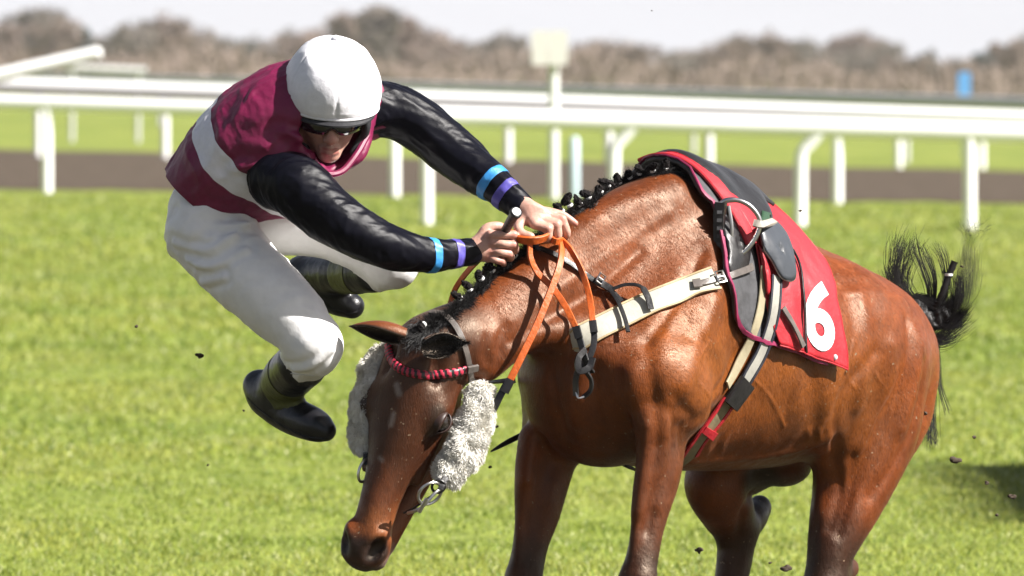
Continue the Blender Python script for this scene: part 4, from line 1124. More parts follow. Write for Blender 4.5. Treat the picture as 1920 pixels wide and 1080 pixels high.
gstrap('girth_buckle', [(1392, 712), (1360, 755)], .056, m_black, .014, .012)
gstrap('girth', [(1362, 748), (1336, 785), (1306, 822), (1288, 850)], .044, m_tanweb, .008, edges=(m_red, .010))
gstrap('girth_keeper', [(1327, 800), (1318, 812)], .058, m_red, .014, .006)
p_, n_ = surf(1288, 850); sg0, tg0 = loc(p_)[0], math.atan2(loc(p_)[1], loc(p_)[2] - ZA)
P, N = [], []
for th in np.linspace(tg0 - .06, 2 * math.pi - R(60), 50):
    p, n_ = around(sg0 + .18 * smooth01(np.array([(th - 3.4) / 1.4]))[0], th, .008); P.append(p); N.append(n_)
mb = MB(); mb.ribbon(smooth_path(P), smooth_path(N), .044, .004); child(mb.build('girth', m_tanweb), saddle)
gstrap('billet_strap', [(1482, 470), (1496, 500), (1504, 560), (1507, 640), (1508, 672)], .006, m_black, .006)
gstrap('billet_strap', [(1462, 578), (1480, 610), (1500, 650)], .016, m_leather, .010)
gstrap('breastgirth_tab', [(1402, 504), (1370, 516), (1345, 528)], .017, m_leather, .012)

# breast girth
m_cream = fabric('cream_breast_webbing', (.36, .35, .29), .6, 60, .001, 1100, .08)
bgr = empty('breast_girth', 'cream webbing breast girth across the horse shoulder', 'breast girth'); bgr.location = surf(1220, 566)[0]; bpy.context.view_layer.update()
P, N = strap([(1338, 524), (1290, 542), (1220, 570), (1150, 604), (1100, 628), (1076, 638)], 7, .006)
ex = []
for q_ in crom([W(1040, 650, P[-1][1] + .05), W(1015, 655, P[-1][1] + .13), L(.10, -.17, .99)], 4): ex.append((q_, N[-1]))
for q_ in crom([L(.20, -.27, 1.01), L(.34, -.29, 1.04), L(.48, -.29, 1.07)], 5):
    h = HB.find_nearest(Vector(q_)); ex.append((np.array(h[0]) + np.array(h[1]) * .006, np.array(h[1])))
P2 = smooth_path(np.vstack([P, [e[0] for e in ex]]), 4); N2 = smooth_path(np.vstack([N, [e[1] for e in ex]]), 4)
mb = MB(); mb.ribbon(P2, N2, .058, .005); band_ = mb.build('band', m_cream); child(band_, bgr)
T = np.gradient(P2, axis=0); T /= np.linalg.norm(T, axis=1)[:, None]; S_ = np.cross(T, N2); mb = MB()
for s in (-1, 1): mb.ribbon(P2 + S_ * s * .0275 + N2 * .002, N2, .005, .005)
e = mb.build('piping', fabric('tan_piping', (.33, .25, .13), .6)); e.parent = band_
P, N = strap([(1300, 541), (1325, 533), (1352, 520), (1402, 502)], 6, .013); mb = MB(); mb.ribbon(P, N, .016, .004); child(mb.build('strap', m_leather), bgr)
def buckle(px, py, w, h, parent, tree=None, off=.020, ang=0, m=m_steel, r=.0025):
    c, n_ = surf(px, py, off, tree); u = np.array([math.cos(ang), 0, math.sin(ang)]); u = nrm(u - n_ * (u @ n_)); v = np.cross(n_, u)
    mb = MB(); q = [c + u * w * a + v * h * b_ for a, b_ in ((-1, -1), (1, -1), (1, 1), (-1, 1), (-1, -1))]; mb.tube(np.array(q), r, 6); mb.tube(np.array([c - u * w, c + u * w * 1.1]), r * .8, 6)
    child(mb.build('buckle', m), parent)
buckle(1342, 525, .012, .014, bgr, ang=.38)
P, N = strap([(1300, 541), (1312, 538)], 4, .016); mb = MB(); mb.ribbon(P, N, .026, .004); child(mb.build('keeper', m_leather), bgr)

# ---- bridle
bridle = empty('bridle', 'leather bridle with red striped browband and sheepskin cheekpieces', 'bridle'); bridle.location = HO; bpy.context.view_layer.update()
P, N = strap([(806, 590), (830, 592), (852, 612), (866, 640), (874, 668), (879, 700), (880, 722)], 5, .006)
mb = MB(); mb.ribbon(P, N, .015, .004); child(mb.build('headpiece', m_leather), bridle)
P, N = strap([(731, 648), (733, 668), (746, 688), (772, 700), (812, 704), (850, 698), (884, 687)], 9, .006)
P = crom(P, 2); N = crom(N, 2)
mb = MB(); k = 10; V = []; F = []; T = np.gradient(P, axis=0); T /= np.linalg.norm(T, axis=1)[:, None]
for i in range(len(P)):
    n_ = nrm(N[i]); s_ = nrm(np.cross(T[i], n_))
    for j in range(k):
        a = 2 * math.pi * j / k; rr = 1 + .12 * math.sin(i * 1.25 + a); V.append(P[i] + s_ * math.cos(a) * .0098 * rr + n_ * math.sin(a) * .006 * rr)
mi = []
for i in range(len(P) - 1):
    for j in range(k): F.append((i * k + j, i * k + (j + 1) % k, (i + 1) * k + (j + 1) % k, (i + 1) * k + j)); mi.append(1 if ((i + (j if j < 5 else 10 - j) * .55) % 5) < 2.4 else 0)
o = mesh_obj('browband', V, F, [m_black, fabric('red_ribbon', (.42, .02, .05), .5)]); o.data.polygons.foreach_set('material_index', mi); child(o, bridle)
P, N = strap([(870, 690), (892, 684)], 4, .011); mb = MB(); mb.ribbon(P, N, .017, .006); child(mb.build('browband_loop', m_leather), bridle)
# sheepskin rolls
m_wool, n, l, b = mat('sheepskin', (.60, .56, .48), .9)
t = noise(n, l, 60, 5, .6); r = ramp(n, l, t.outputs['Fac'], [(.3, (.72, .69, .62)), (.65, (.88, .86, .80))]); l.new(r.outputs[0], b.inputs['Base Color']); bump(n, l, b, t.outputs['Fac'], .01)
b.inputs['Specular IOR Level'].default_value = 0
def wool(pts, seed):
    S = Solid(); S.chain(wr(*pts), k=.02); V, F = S.mesh(.004); N = vnormals(V, F)
    V = V + N * (.0055 * np.abs(vnoise(V, 75, seed)) + .006 * vnoise(V, 32, seed + 1) - .003)[:, None]
    rg = np.random.default_rng(seed); n_ = 30000; idx = rg.integers(0, len(V), n_); base = V[idx]; nn_ = N[idx]
    cv_ = np.stack([vnoise(base, 45, seed + 2), vnoise(base, 45, seed + 3), vnoise(base, 45, seed + 4)], 1)
    d = nn_ + cv_ * 1.1 + rg.normal(0, .45, (n_, 3)) + [0, 0, -.2]; d /= np.linalg.norm(d, axis=1)[:, None]
    s = np.cross(d, rg.normal(0, 1, (n_, 3))); s /= np.linalg.norm(s, axis=1)[:, None]; ln = rg.uniform(.006, .012, (n_, 1)); w_ = .0006
    mid = base + d * ln * .6; tip = base + d * ln + (cv_ + [0, 0, -.4]) * ln * .45
    V2 = np.stack([base - s * w_, base + s * w_, mid + s * w_, mid - s * w_, tip + s * w_ * .3, tip - s * w_ * .3], 1).reshape(-1, 3)
    i = np.arange(n_)[:, None] * 6 + len(V); F2 = np.vstack([i + [0, 1, 2, 3], i + [3, 2, 4, 5]])
    child(mesh_obj('sheepskin', np.vstack([V, V2]), np.vstack([F, F2]), m_wool), bridle)
wool([(901, 738, -.20, .030), (893, 785, -.215, .040), (870, 842, -.235, .042), (842, 884, -.25, .034)], 5)
wool([(718, 668, -.14, .030), (702, 712, -.155, .038), (686, 775, -.165, .038), (682, 826, -.17, .030)], 9)
# bit
def ring(c, r, ax_u, ax_v, tr, name, m, parent):
    mb = MB(); mb.tube(np.array([c + ax_u * r * math.cos(a) + ax_v * r * math.sin(a) for a in np.linspace(0, 2 * math.pi, 33)]), tr, 8, cap=False); child(mb.build(name, m), parent)
ring(W(806, 925, -.30), .030, nrm([.75, 0, .66]), nrm([-.35, -.5, .4]), .0038, 'bit_ring', m_steel, bridle)
ring(W(822, 912, -.30), .015, nrm([1, 0, .1]), nrm([0, -.3, 1]), .0035, 'bit_ring', m_black, bridle)
ring(W(684, 882, -.215), .024, nrm([.4, .4, .3]), nrm([0, -.1, 1]), .0035, 'bit_ring', m_steel, bridle)
mb = MB(); mb.tube(crom([W(765, 962, -.285), W(785, 955, -.31), W(800, 942, -.315), W(815, 925, -.31), W(832, 912, -.295)], 5), .0042, 8); mb.tube(np.array([W(786, 960, -.312), W(800, 935, -.325)]), .005, 8)
child(mb.build('bit_bar', m_steel), bridle)
mb = MB(); mb.ribbon(crom([W(836, 895, -.285), W(830, 908, -.30), W(826, 918, -.305)], 4), np.tile([0, -1, 0], (9, 1)), .014, .004)
m2 = MB(); m2.ribbon(crom([W(686, 850, -.20), W(685, 862, -.21), W(686, 872, -.215)], 4), np.tile([0, -1, 0], (9, 1)), .012, .004); child(m2.build('cheek_strap', m_black), bridle)
child(mb.build('cheek_strap', m_black), bridle)
ch_ = crom([W(826, 918, -.30), W(806, 932, -.292), W(780, 950, -.27), W(757, 962, -.25)], 6)
mb = MB(); mb.tube(ch_, .0028, 6); child(mb.build('curb_strap', m_black), bridle)

# ---- reins
reins = empty('reins', 'orange rubber grip reins with black ends looped over the neck', 'reins'); reins.location = W(1010, 450, -.08); bpy.context.view_layer.update()
m_orange = fabric('orange_rubber', (.46, .085, .008), .5, 90, .002, 500, .15)
def rp(pts):
    out = []
    for p in pts:
        px, py, y = p[:3]
        if y is None: q = surf(px, py, p[3] if len(p) > 3 else .015)[0]
        else: q = W(px, py, y)
        out.append(q)
    return crom(out, 7)
def rein(pts, w, m, name='rein', nv=(0, -1, .1), th=.004):
    P = rp(pts); N = np.tile(nrm(nv), (len(P), 1)) if not callable(nv) else np.array([nv(i / (len(P) - 1)) for i in range(len(P))])
    mb = MB(); mb.ribbon(P, N, w, th); child(mb.build(name, m), reins); return P
tw = lambda a0, a1: (lambda t: nrm([math.sin(a0 + (a1 - a0) * t), -math.cos(a0 + (a1 - a0) * t), .1]))
rein([(958, 434, -.08), (970, 446, -.105), (992, 450, -.12), (1012, 448, -.11), (1030, 440, -.08)], .021, m_orange, nv=(0, -.8, -.5), th=.006)
rein([(1052, 448, -.06), (1050, 490, -.12), (1034, 540, -.15), (1006, 610, -.18), (975, 675, -.20), (952, 722, -.21)], .0165, m_orange, nv=tw(.7, -.2), th=.005)
rein([(951, 718, -.215), (938, 742, -.22), (925, 768, -.22), (905, 800, -.21), (880, 840, -.20), (850, 880, -.235)], .017, m_black, nv=tw(-.2, -.2))
rein([(958, 712, -.218), (946, 736, -.222)], .020, m_black, 'rein_keeper', nv=(-.2, -1, .1), th=.008)
rein([(992, 455, -.11), (994, 484, -.115), (1008, 512, -.11), (1036, 540, -.125), (1062, 578, -.14), (1083, 622, -.17)], .0150, m_orange, nv=tw(.9, -.3), th=.005)
rein([(1052, 448, -.055), (1072, 470, -.09), (1092, 510, -.10), (1106, 560, -.12), (1112, 612, -.15)], .0145, m_orange, nv=tw(-1.0, .1), th=.005)
rein([(1082, 618, -.172), (1092, 652, -.185), (1100, 680, -.19), (1110, 698, -.175)], .016, m_black, nv=tw(-.3, -.5))
rein([(1112, 608, -.152), (1114, 640, -.165), (1106, 668, -.178), (1088, 688, -.182), (1080, 712, -.178), (1081, 742, -.17)], .015, m_black, nv=tw(.1, -.6))
rein([(1096, 655, -.19), (1084, 672, -.20), (1086, 695, -.205), (1104, 690, -.20), (1112, 672, -.19)], .016, m_black, 'rein_knot', nv=tw(.5, -.4), th=.006)
rein([(1096, 692, -.19), (1109, 712, -.18), (1108, 732, -.175), (1094, 746, -.17)], .013, m_black, nv=tw(-.8, -1.0))
rein([(1080, 735, -.172), (1084, 746, -.175), (1095, 744, -.172)], .004, m_steel, 'rein_buckle')
rein([(1080, 612, -.178), (1086, 634, -.182)], .019, m_black, 'rein_keeper', nv=(-.2, -1, .1), th=.008)
rein([(1111, 602, -.155), (1114, 624, -.163)], .018, m_black, 'rein_keeper', nv=(0, -1, .1), th=.008)
rein([(900, 486, -.03), (884, 502, .0), (866, 524, .03), (852, 548, .06), (840, 590, .08), (830, 640, .05)], .015, m_orange, nv=tw(-.9, -.6))
rein([(1030, 440, -.05), (1040, 452, -.09), (1052, 450, -.07)], .016, m_orange, nv=(0, -1, -.3), th=.005)

# neck strap / martingale
nstrap = empty('neck_strap', 'thin black leather strap hanging round the base of the neck', 'strap'); nstrap.location = surf(1110, 530)[0]; bpy.context.view_layer.update()
def nst(pts, w, m=m_black, name='strap', off=.008, th=.004, m_=6):
    P, N = strap(pts, m_, off); mb = MB(); mb.ribbon(P, N, w, th); o = mb.build(name, m); child(o, nstrap); return P, N
nst([(1012, 470), (1050, 486), (1100, 520), (1140, 545), (1165, 570)], .013)
P, N = nst([(1110, 526), (1146, 550)], .019, off=.014, name='keeper')
buckle(1118, 524, .008, .011, nstrap, off=.022, ang=-.5)
P = crom([surf(1142, 548, .014)[0], surf(1157, 575, .02)[0], surf(1168, 606, .022)[0], surf(1176, 636, .024)[0]], 6); mb = MB(); mb.ribbon(P, np.tile([.2, -1, .1], (len(P), 1)), .010, .004); child(mb.build('loose_end', m_black), nstrap)
P = crom([surf(1146, 548, .014)[0], surf(1172, 545, .025)[0], surf(1198, 552, .03)[0], surf(1212, 566, .022)[0], surf(1220, 587, .016)[0]], 6); mb = MB(); mb.ribbon(P, np.tile([.2, -1, .3], (len(P), 1)), [.008] * 14 + [.015] * (len(P) - 14), .004); child(mb.build('loop', m_black), nstrap)
# far side of the strap
P = crom([W(1012, 470, -.05), W(1000, 456, .0), W(1010, 470, .07), W(1040, 560, .10)], 6); mb = MB(); mb.ribbon(P, np.tile([-.3, .5, .8], (len(P), 1)), .012, .004); child(mb.build('strap', m_black), nstrap)
# loose strap end showing past the chest
ls = MB(); P = crom([W(1040, 780, .24), W(985, 812, .20), (W(950, 830, .17)), W(920, 847, .15)], 5); ls.ribbon(P, np.tile([.2, -1, .4], (len(P), 1)), [.013] * 10 + [.012, .011, .010, .008, .006, .003][:len(P) - 10], .004)
ls.tube(np.array([W(1040, 780, .24), L(.40, -.21, .80)]), .006, 8)
o = ls.build('loose_strap', m_black); tag(o, 'black strap end flying out in front of the far foreleg', 'strap')

# ---- mane: fringe of hair, plaits and bands
def strands(base, dirs, length, width, curl, seed, segs=4):
    rg = np.random.default_rng(seed); n_ = len(base); P = [base]; d = dirs.copy()
    for i in range(segs):
        d = d + rg.normal(0, curl, (n_, 3)) + [0, 0, -curl * .3]; d /= np.linalg.norm(d, axis=1)[:, None]; P.append(P[-1] + d * (length / segs)[:, None])
    s = np.cross(dirs, np.array([.1, -1, .1])); s /= np.linalg.norm(s, axis=1)[:, None] + 1e-9
    V = []
    for i, p in enumerate(P):
        w_ = width * (1 - i / segs * .85); V += [p - s * w_, p + s * w_]
    V = np.stack(V, 1); m = V.shape[1]; i0 = np.arange(n_)[:, None] * m
    F = np.vstack([i0 + [2 * i, 2 * i + 1, 2 * i + 3, 2 * i + 2] for i in range(segs)])
    return V.reshape(-1, 3), F
m_plait = fabric('plaited_hair', (.012, .010, .010), .8, 150, .004, 700, .5, Specular_IOR_Level=.1)
crest = crom([(1262, 322), (1225, 326), (1185, 338), (1140, 360), (1100, 385), (1062, 408), (1020, 440), (985, 470), (940, 506), (900, 540), (865, 570), (830, 596), (800, 606)], 8)
CR = []
for a, b_ in crest:
    for k in range(40):
        p, n_ = cast(a + k * .5, b_ + k * .9)
        if p is not None: break
    if p is None: p, n_ = surf(a, b_)
    CR.append(p)
CR = smooth_path(CR, 3)
rg = np.random.default_rng(77); n_ = 24000
ti = rg.uniform(0, len(CR) - 1.001, n_); i0 = ti.astype(int); base = CR[i0] + (CR[i0 + 1] - CR[i0]) * (ti - i0)[:, None]
tang = nrm(CR[0] - CR[-1]); dn = nrm(W(1100, 450, 0) - W(1080, 400, 0))
spread = rg.uniform(-.010, .040, (n_, 1)) * (.6 + .5 * np.exp(-((ti[:, None] - 22) / 18) ** 2)) * (.55 + .45 * (np.cos(ti * .8)[:, None]))
base = base + dn * spread + rg.normal(0, .003, (n_, 3)) + np.array([0, -.004, .0])
pb_ = []
for p in base:
    h = HB.find_nearest(Vector(p)); pb_.append(np.array(h[0]) + np.array(h[1]) * .001)
base = np.array(pb_)
dirs = dn * .7 + np.array([0, -.35, .15]) + tang * rg.normal(.1, .5, (n_, 1)) + rg.normal(0, .25, (n_, 3)); up_ = rg.uniform(0, 1, n_) < .30; dirs[up_] = np.array([-.25, -.2, .75]) + rg.normal(0, .35, (up_.sum(), 3))
dirs /= np.linalg.norm(dirs, axis=1)[:, None]
V1, F1 = strands(base, dirs, rg.uniform(.010, .030, n_), .0009, .22, 78)
# forelock
n2 = 1200; fb = np.array([surf(*(np.array([790, 622]) + rg.normal(0, 1, 2) * [16, 12]), .001)[0] for _ in range(n2)])
ei = rg.integers(len(EAR2) // 2, len(EAR2), 1400); V3, F3 = strands(EAR2[ei], np.tile(nrm([.5, -.6, .1]), (1400, 1)) + rg.normal(0, .35, (1400, 3)), rg.uniform(.008, .020, 1400), .0005, .2, 80)
V2, F2 = strands(fb, np.tile(nrm([-.3, -.35, -.6]), (n2, 1)) + rg.normal(0, .35, (n2, 3)), rg.uniform(.01, .04, n2), .0007, .25, 79)
mane = child(mesh_obj('mane', np.vstack([V1, V2, V3]), np.vstack([F1, F2 + len(V1), F3 + len(V1) + len(V2)]), m_hair, smooth=False), horse)
plaits = [(1246, 318, .3), (1222, 314, .2), (1198, 318, .15), (1178, 326, -.2), (1158, 338, .2), (1136, 342, -.35), (1122, 356, .1), (1098, 364, -.3), (1084, 378, .25), (1062, 374, -.5), (1046, 388, -.7), (962, 476, .4), (938, 488, .3), (918, 502, .5), (897, 516, .3), (876, 536, .2), (858, 556, .3), (790, 612, .2)]
for i, (a, b_, lean) in enumerate(plaits):
    j = int(np.argmin([np.hypot(*(np.array([a, b_]) - c)) for c in crest])); bp = CR[j] + np.array([0, -.004, .002])
    tp_ = W(a, b_, bp[1] - .012); d = tp_ - bp
    if np.linalg.norm(d) < .014: tp_ = bp + nrm([-.3 + lean, -.5, .8]) * .018
    d = nrm(tp_ - bp); mb = MB(); mb.tube(np.array([bp - d * .006, bp + d * .004, tp_ - d * .004]), [.009, .006, .006], 8)
    d_ = nrm(d + .8 * np.array([math.sin(i * 2.3), .3, math.cos(i * 3.1) * .5])); v, f = sphere(tp_, (.0075, .0070, .0135 + .003 * math.sin(i * 1.7)), (nrm(np.cross(d_, [0, 1, .3])), nrm(np.cross(d_, np.cross(d_, [0, 1, .3]))), d_), nu=18, nv=14); v = np.array(v); v = v + (v - tp_) * (.45 * ridge(v - tp_, 230, i)[:, None]); mb.add(v, f)
    nb_ = 90; bb = tp_ + rg.normal(0, .005, (nb_, 3)); dd = rg.normal(0, 1, (nb_, 3)); dd /= np.linalg.norm(dd, axis=1)[:, None]; sv, sf_ = strands(bb, dd, rg.uniform(.006, .020, nb_), .0004, .4, 200 + i, 3); mb.add(sv, sf_)
    pl = child(mb.build('plait', m_plait), horse)
    mb = MB(); c_ = bp * .45 + tp_ * .55 + np.array([0, -.003, 0]); mb.tube(np.array([c_ - d * .0028, c_ + d * .0028]), .0078, 10); q_ = mb.build('plait_band', m_band); q_.parent = pl; q_.matrix_parent_inverse = Matrix.Translation(-horse.location) if False else Matrix.Identity(4)
# ---- tail
T0 = HP(1712, 585, .0)
ty = T0[1]
S = Solid(); S.chain(rows((T0, (.030,)), (W(1728, 600, ty + .01), (.032,)), (W(1752, 598, ty + .02), (.026,)), (W(1768, 585, ty + .02), (.02,))), k=.02)
TV, TF = S.mesh(.005); TN = vnormals(TV, TF); TV = TV + TN * (.006 * ridge(TV, 60, 3) + .004 * vnoise(TV, 120, 4))[:, None]
rg = np.random.default_rng(90); SVs, SFs, off = [TV], [TF], len(TV)
guides = [([(1735, 590), (1705, 560), (1684, 530), (1690, 480), (1700, 452)], 60, 16), ([(1725, 595), (1700, 575), (1680, 545), (1676, 505)], 50, 12), ([(1740, 590), (1742, 540), (1722, 480), (1716, 456)], 16, 9), ([(1750, 590), (1752, 530), (1742, 490), (1728, 462)], 10, 6),
          ([(1755, 590), (1790, 560), (1806, 500), (1822, 440), (1826, 425)], 90, 14), ([(1755, 600), (1800, 590), (1818, 540), (1822, 470)], 80, 12), ([(1750, 605), (1790, 610), (1812, 570), (1818, 520)], 60, 10), ([(1760, 590), (1775, 540), (1770, 490), (1758, 462)], 14, 8),
          ([(1730, 610), (1748, 640), (1750, 700), (1744, 770), (1748, 830)], 40, 8), ([(1735, 610), (1756, 650), (1762, 720), (1776, 770)], 8, 5), ([(1700, 570), (1712, 610), (1740, 640), (1770, 630), (1800, 600)], 130, 14), ([(1695, 570), (1725, 560), (1755, 575), (1780, 560)], 90, 12), ([(1760, 600), (1785, 590), (1795, 560), (1792, 520)], 50, 10)]
for g, cnt, jit in guides:
    for _ in range(int(cnt * 2.2)):
        e = rg.normal(0, 1, 3); pts = []
        for i, (a, b_) in enumerate(g):
            t = .25 + i / (len(g) - 1); jn = rg.normal(0, 1, 3) * .25
            pts.append(W(a + (e[0] + jn[0]) * jit * t * .85, b_ + (e[1] + jn[1]) * jit * t * .6, ty + .015 + (e[2] + jn[2]) * .02 * t))
        P = crom(pts, 4); s = np.array([1, .2, .2]) if abs(g[0][0] - g[-1][0]) < 60 else np.array([.3, .2, 1]); s = nrm(s); w_ = np.linspace(.0009, .0003, len(P))[:, None]
        V = np.stack([P - s * w_, P + s * w_], 1).reshape(-1, 3); k = np.arange(len(P) - 1)[:, None] * 2
        SVs.append(V); SFs.append(k + [0, 1, 3, 2] + off); off += len(V)
tail = child(mesh_obj('tail', np.vstack(SVs), np.vstack(SFs), m_hair), horse)
mb = MB(); P = crom([W(1752, 580, ty), W(1765, 555, ty - .01), W(1778, 520, ty - .01), W(1790, 490, ty - .01)], 5)
mb.tube(P, [.008 + .0015 * (i % 2) for i in range(len(P))], 10); o = mb.build('tail_plait', m_hair, None); child(o, horse)
mb = MB(); q0 = W(1779, 515, ty - .012); mb.tube(np.array([q0 - [0, 0, .003], q0 + [0, 0, .003]]), .0105, 10); child(mb.build('tail_band', m_band), horse)

# ---- flying divots
m_clod, n, l, b = mat('wet_soil', (.045, .030, .018), .9)
cl = [(375, 666, 8, 'left of the jockey boots'), (256, 612, 4, 'far left at knee height'), (500, 720, 3, 'below the near boot heel'), (457, 770, 3, 'just behind the near boot'), (390, 872, 3, 'low in front of the sheepskin'), (930, 800, 4, 'between sheepskin and foreleg'), (920, 876, 4, 'beside the far foreleg'), (905, 745, 3, 'beside the rein end'), (1795, 862, 12, 'low behind the rump'), (1826, 820, 5, 'right of the rump'), (1898, 930, 8, 'at the right edge'), (1850, 905, 5, 'above the dark turf at right'), (1475, 1066, 11, 'between the hind legs'), (1310, 1032, 9, 'beside the tucked hind leg'), (1445, 1055, 4, 'near the tucked hoof'), (1805, 500, 4, 'beside the tail'), (1868, 965, 4, 'low at the right'), (1735, 775, 5, 'under the tail'), (1222, 20, 2, 'high in the sky'), (1500, 395, 3, 'above the seat of the saddle')]
adjs = ['ragged', 'round', 'tiny', 'crumbly', 'flat']
for i, (a, b_, r_, where) in enumerate(cl):
    c = W(a, b_, .3 + .25 * math.sin(i * 2.1)); rr = r_ / 800 * .8
    v, f = sphere(c, (rr, rr * .8, rr * .7), nu=14, nv=9); v = np.array(v); v = v + (v - c) * (.9 * vnoise(v, 1.4 / rr, i)[:, None])
    mb = MB(); mb.add(v, f)
    o = mb.build('turf_clod', m_clod); tag(o, '%s dark clod of turf in the air, %s' % (adjs[i % 5], where), 'clod', 'clods of turf thrown up')
# ================================================================== SETTING
def turf_mat(name, far=False):
    m, n, l, b = mat(name, (.12, .17, .03), .7)
    tc = n.new('ShaderNodeTexCoord')
    big = noise(n, l, .55, 5, .6, vec=tc.outputs['Object'], stretch=(1, .45, 1))
    fine = noise(n, l, 9, 5, .65, vec=tc.outputs['Object'], stretch=(1, .35, 1))
    r = ramp(n, l, big.outputs['Fac'], [(.28, (.115, .160, .022)), (.5, (.175, .212, .034)), (.72, (.225, .25, .046))])
    r2 = ramp(n, l, fine.outputs['Fac'], [(.25, (.62, .66, .6)), (.75, (1.3, 1.25, 1.3))])
    x = mixc(n, l, r.outputs[0], r2.outputs[0], 1.0, 'MULTIPLY'); l.new(x.outputs[0], b.inputs['Base Color'])
    sx_ = n.new('ShaderNodeSeparateXYZ'); l.new(tc.outputs['Object'], sx_.inputs[0]); wn_ = n.new('ShaderNodeMapRange'); wn_.inputs[1].default_value = 2; wn_.inputs[2].default_value = 6.5; l.new(sx_.outputs[1], wn_.inputs[0])
    wr_ = ramp(n, l, fine.outputs['Fac'], [(.3, (.030, .026, .014)), (.7, (.060, .058, .026))]); xx = mixc(n, l, wr_.outputs[0], x.outputs[0], wn_.outputs[0]); l.new(xx.outputs[0], b.inputs['Base Color'])   # out-of-view turf near the horse, darkened to cut green bounce light
    k = bump(n, l, b, fine.outputs['Fac'], .05, .8)
    b.inputs['Specular IOR Level'].default_value = .2
    return m
m_turf = turf_mat('turf')
# ground: one sheet to the horizon, gently uneven near the horse
xs = np.concatenate([[-2500, -600, -150, -60], np.arange(-30, 30.1, .6), [60, 150, 600, 2500]])
ys = np.concatenate([[-400, -60, -25], np.arange(-20, 90, .6), np.arange(90, 220, 4), [400, 1200, 3500]])
GX, GY = np.meshgrid(xs, ys, indexing='ij'); PP = np.stack([GX.ravel(), GY.ravel(), np.zeros(GX.size)], 1)
def gz(P):
    Q = np.stack([P[:, 0], P[:, 1], np.zeros(len(P))], 1)
    fade = smooth01((P[:, 1] - 4) / 8) * smooth01((100 - P[:, 1]) / 60) * smooth01((28 - np.abs(P[:, 0])) / 8)
    return fade * (.022 * vnoise(Q, .9, 11) + .012 * vnoise(Q, 2.1, 12))
PP[:, 2] = gz(PP)
ny = len(ys)
I, J = np.meshgrid(np.arange(len(xs) - 1), np.arange(ny - 1), indexing='ij'); q = (I * ny + J).ravel()
ground = mesh_obj('ground', PP, np.stack([q, q + ny, q + ny + 1, q + 1], 1), m_turf)
tag(ground, 'wide green racecourse turf ground reaching to the tree line', kind='structure')
# all weather track: brown strip
m_dirt, n, l, b = mat('track_surface', (.10, .08, .065), .9)
t = noise(n, l, 3, 6, .6, stretch=(1, .3, 1)); r = ramp(n, l, t.outputs['Fac'], [(.3, (.060, .046, .034)), (.7, (.088, .069, .052))]); l.new(r.outputs[0], b.inputs['Base Color'])
bump(n, l, b, t.outputs['Fac'], .05); b.inputs['Specular IOR Level'].default_value = .05; b.inputs['Roughness'].default_value = 1
E = []
for px in np.linspace(-2600, 4500, 140):
    E.append((ground_at(px, 355 + .0141 * px + 1.3 * math.sin(px * .021) + 1.0 * math.sin(px * .053)), ground_at(px, 281 + .0214 * px + .8 * math.sin(px * .017))))
V = [];F = []
for i, (a, b_) in enumerate(E):
    a[2] = b_[2] = .012; V += [a, b_]
    if i: F.append((2 * i - 2, 2 * i, 2 * i + 1, 2 * i - 1))
tag(mesh_obj('track', V, F, m_dirt), 'brown all weather track strip crossing behind the turf', kind='structure')

# grass blades
def grass(y0, y1, dens, hgt, wid, seed):
    rg = np.random.default_rng(seed)
    hw0, hw1 = (y0 + 20) * .0615 + .7, (y1 + 20) * .0615 + .7
    n = int((y1 - y0) * (hw0 + hw1 + 3) * dens)
    y = rg.uniform(y0, y1, n); x = rg.uniform(-1, 1, n) * ((y + 20) * .0615 + 2.2)
    P = np.stack([x, y, np.zeros(n)], 1)
    cl = vnoise(P * [1, .7, 1], 5.5, 21) * .5 + vnoise(P, 15, 22) * .5
    big = vnoise(P * [1, .6, 1], 1.1, 23)
    keep = rg.uniform(0, 1, n) < np.clip(.62 + .6 * cl, .15, 1)
    P, cl, big = P[keep], cl[keep], big[keep]; n = len(P)
    P[:, 2] = gz(P) - .003
    h = hgt * (.55 + .5 * rg.uniform(0, 1, n)) * (1 + .45 * cl + .25 * big)
    w = wid * rg.uniform(.6, 1.3, n)
    a = rg.uniform(0, 2 * np.pi, n); d = np.stack([np.cos(a), np.sin(a), 0 * a], 1)
    b = rg.uniform(0, 2 * np.pi, n); ln = np.stack([np.cos(b), np.sin(b), 0 * b], 1) * (h * rg.uniform(.3, 1.5, n))[:, None]
    up = np.array([0, 0, 1.])
    V = np.stack([P - d * w[:, None] / 2, P + d * w[:, None] / 2,
                  P + d * w[:, None] * .4 + ln * .35 + up * (h * .62)[:, None], P - d * w[:, None] * .4 + ln * .35 + up * (h * .62)[:, None],
                  P + ln + up * h[:, None] * .95 - d * w[:, None] * .06, P + ln + up * h[:, None] * .95 + d * w[:, None] * .06], 1).reshape(-1, 3)
    i = np.arange(n)[:, None] * 6
    F = np.vstack([i + [0, 1, 2, 3], i + [3, 2, 5, 4]])
    base = np.array([.225, .285, .040])[None] * np.ones((n, 1)); yel = np.array([.35, .36, .075]); drk = np.array([.085, .15, .018]); pale = np.array([.44, .45, .22])
    u = rg.uniform(0, 1, (n, 1)); g = np.clip(.5 + 1.3 * big + .3 * cl, 0, 1)[:, None]
    c = base * (1 - .65 * g) + yel * .65 * g
    c = np.where(u < .18, drk, c); c = np.where(u > .90, pale, c); c = c * rg.uniform(.75, 1.25, (n, 1))
    return V, F, np.repeat(c, 6, 0)
parts_ = [grass(3, 7, 900, .030, .0045, 1), grass(7, 15, 3000, .024, .0045, 2), grass(15, 28, 1700, .027, .007, 3), grass(28, 50, 520, .046, .011, 4), grass(50, 82, 200, .05, .018, 5), grass(-3, 3, 120, .035, .004, 6)]
off = 0; Vs, Fs, Cs = [], [], []
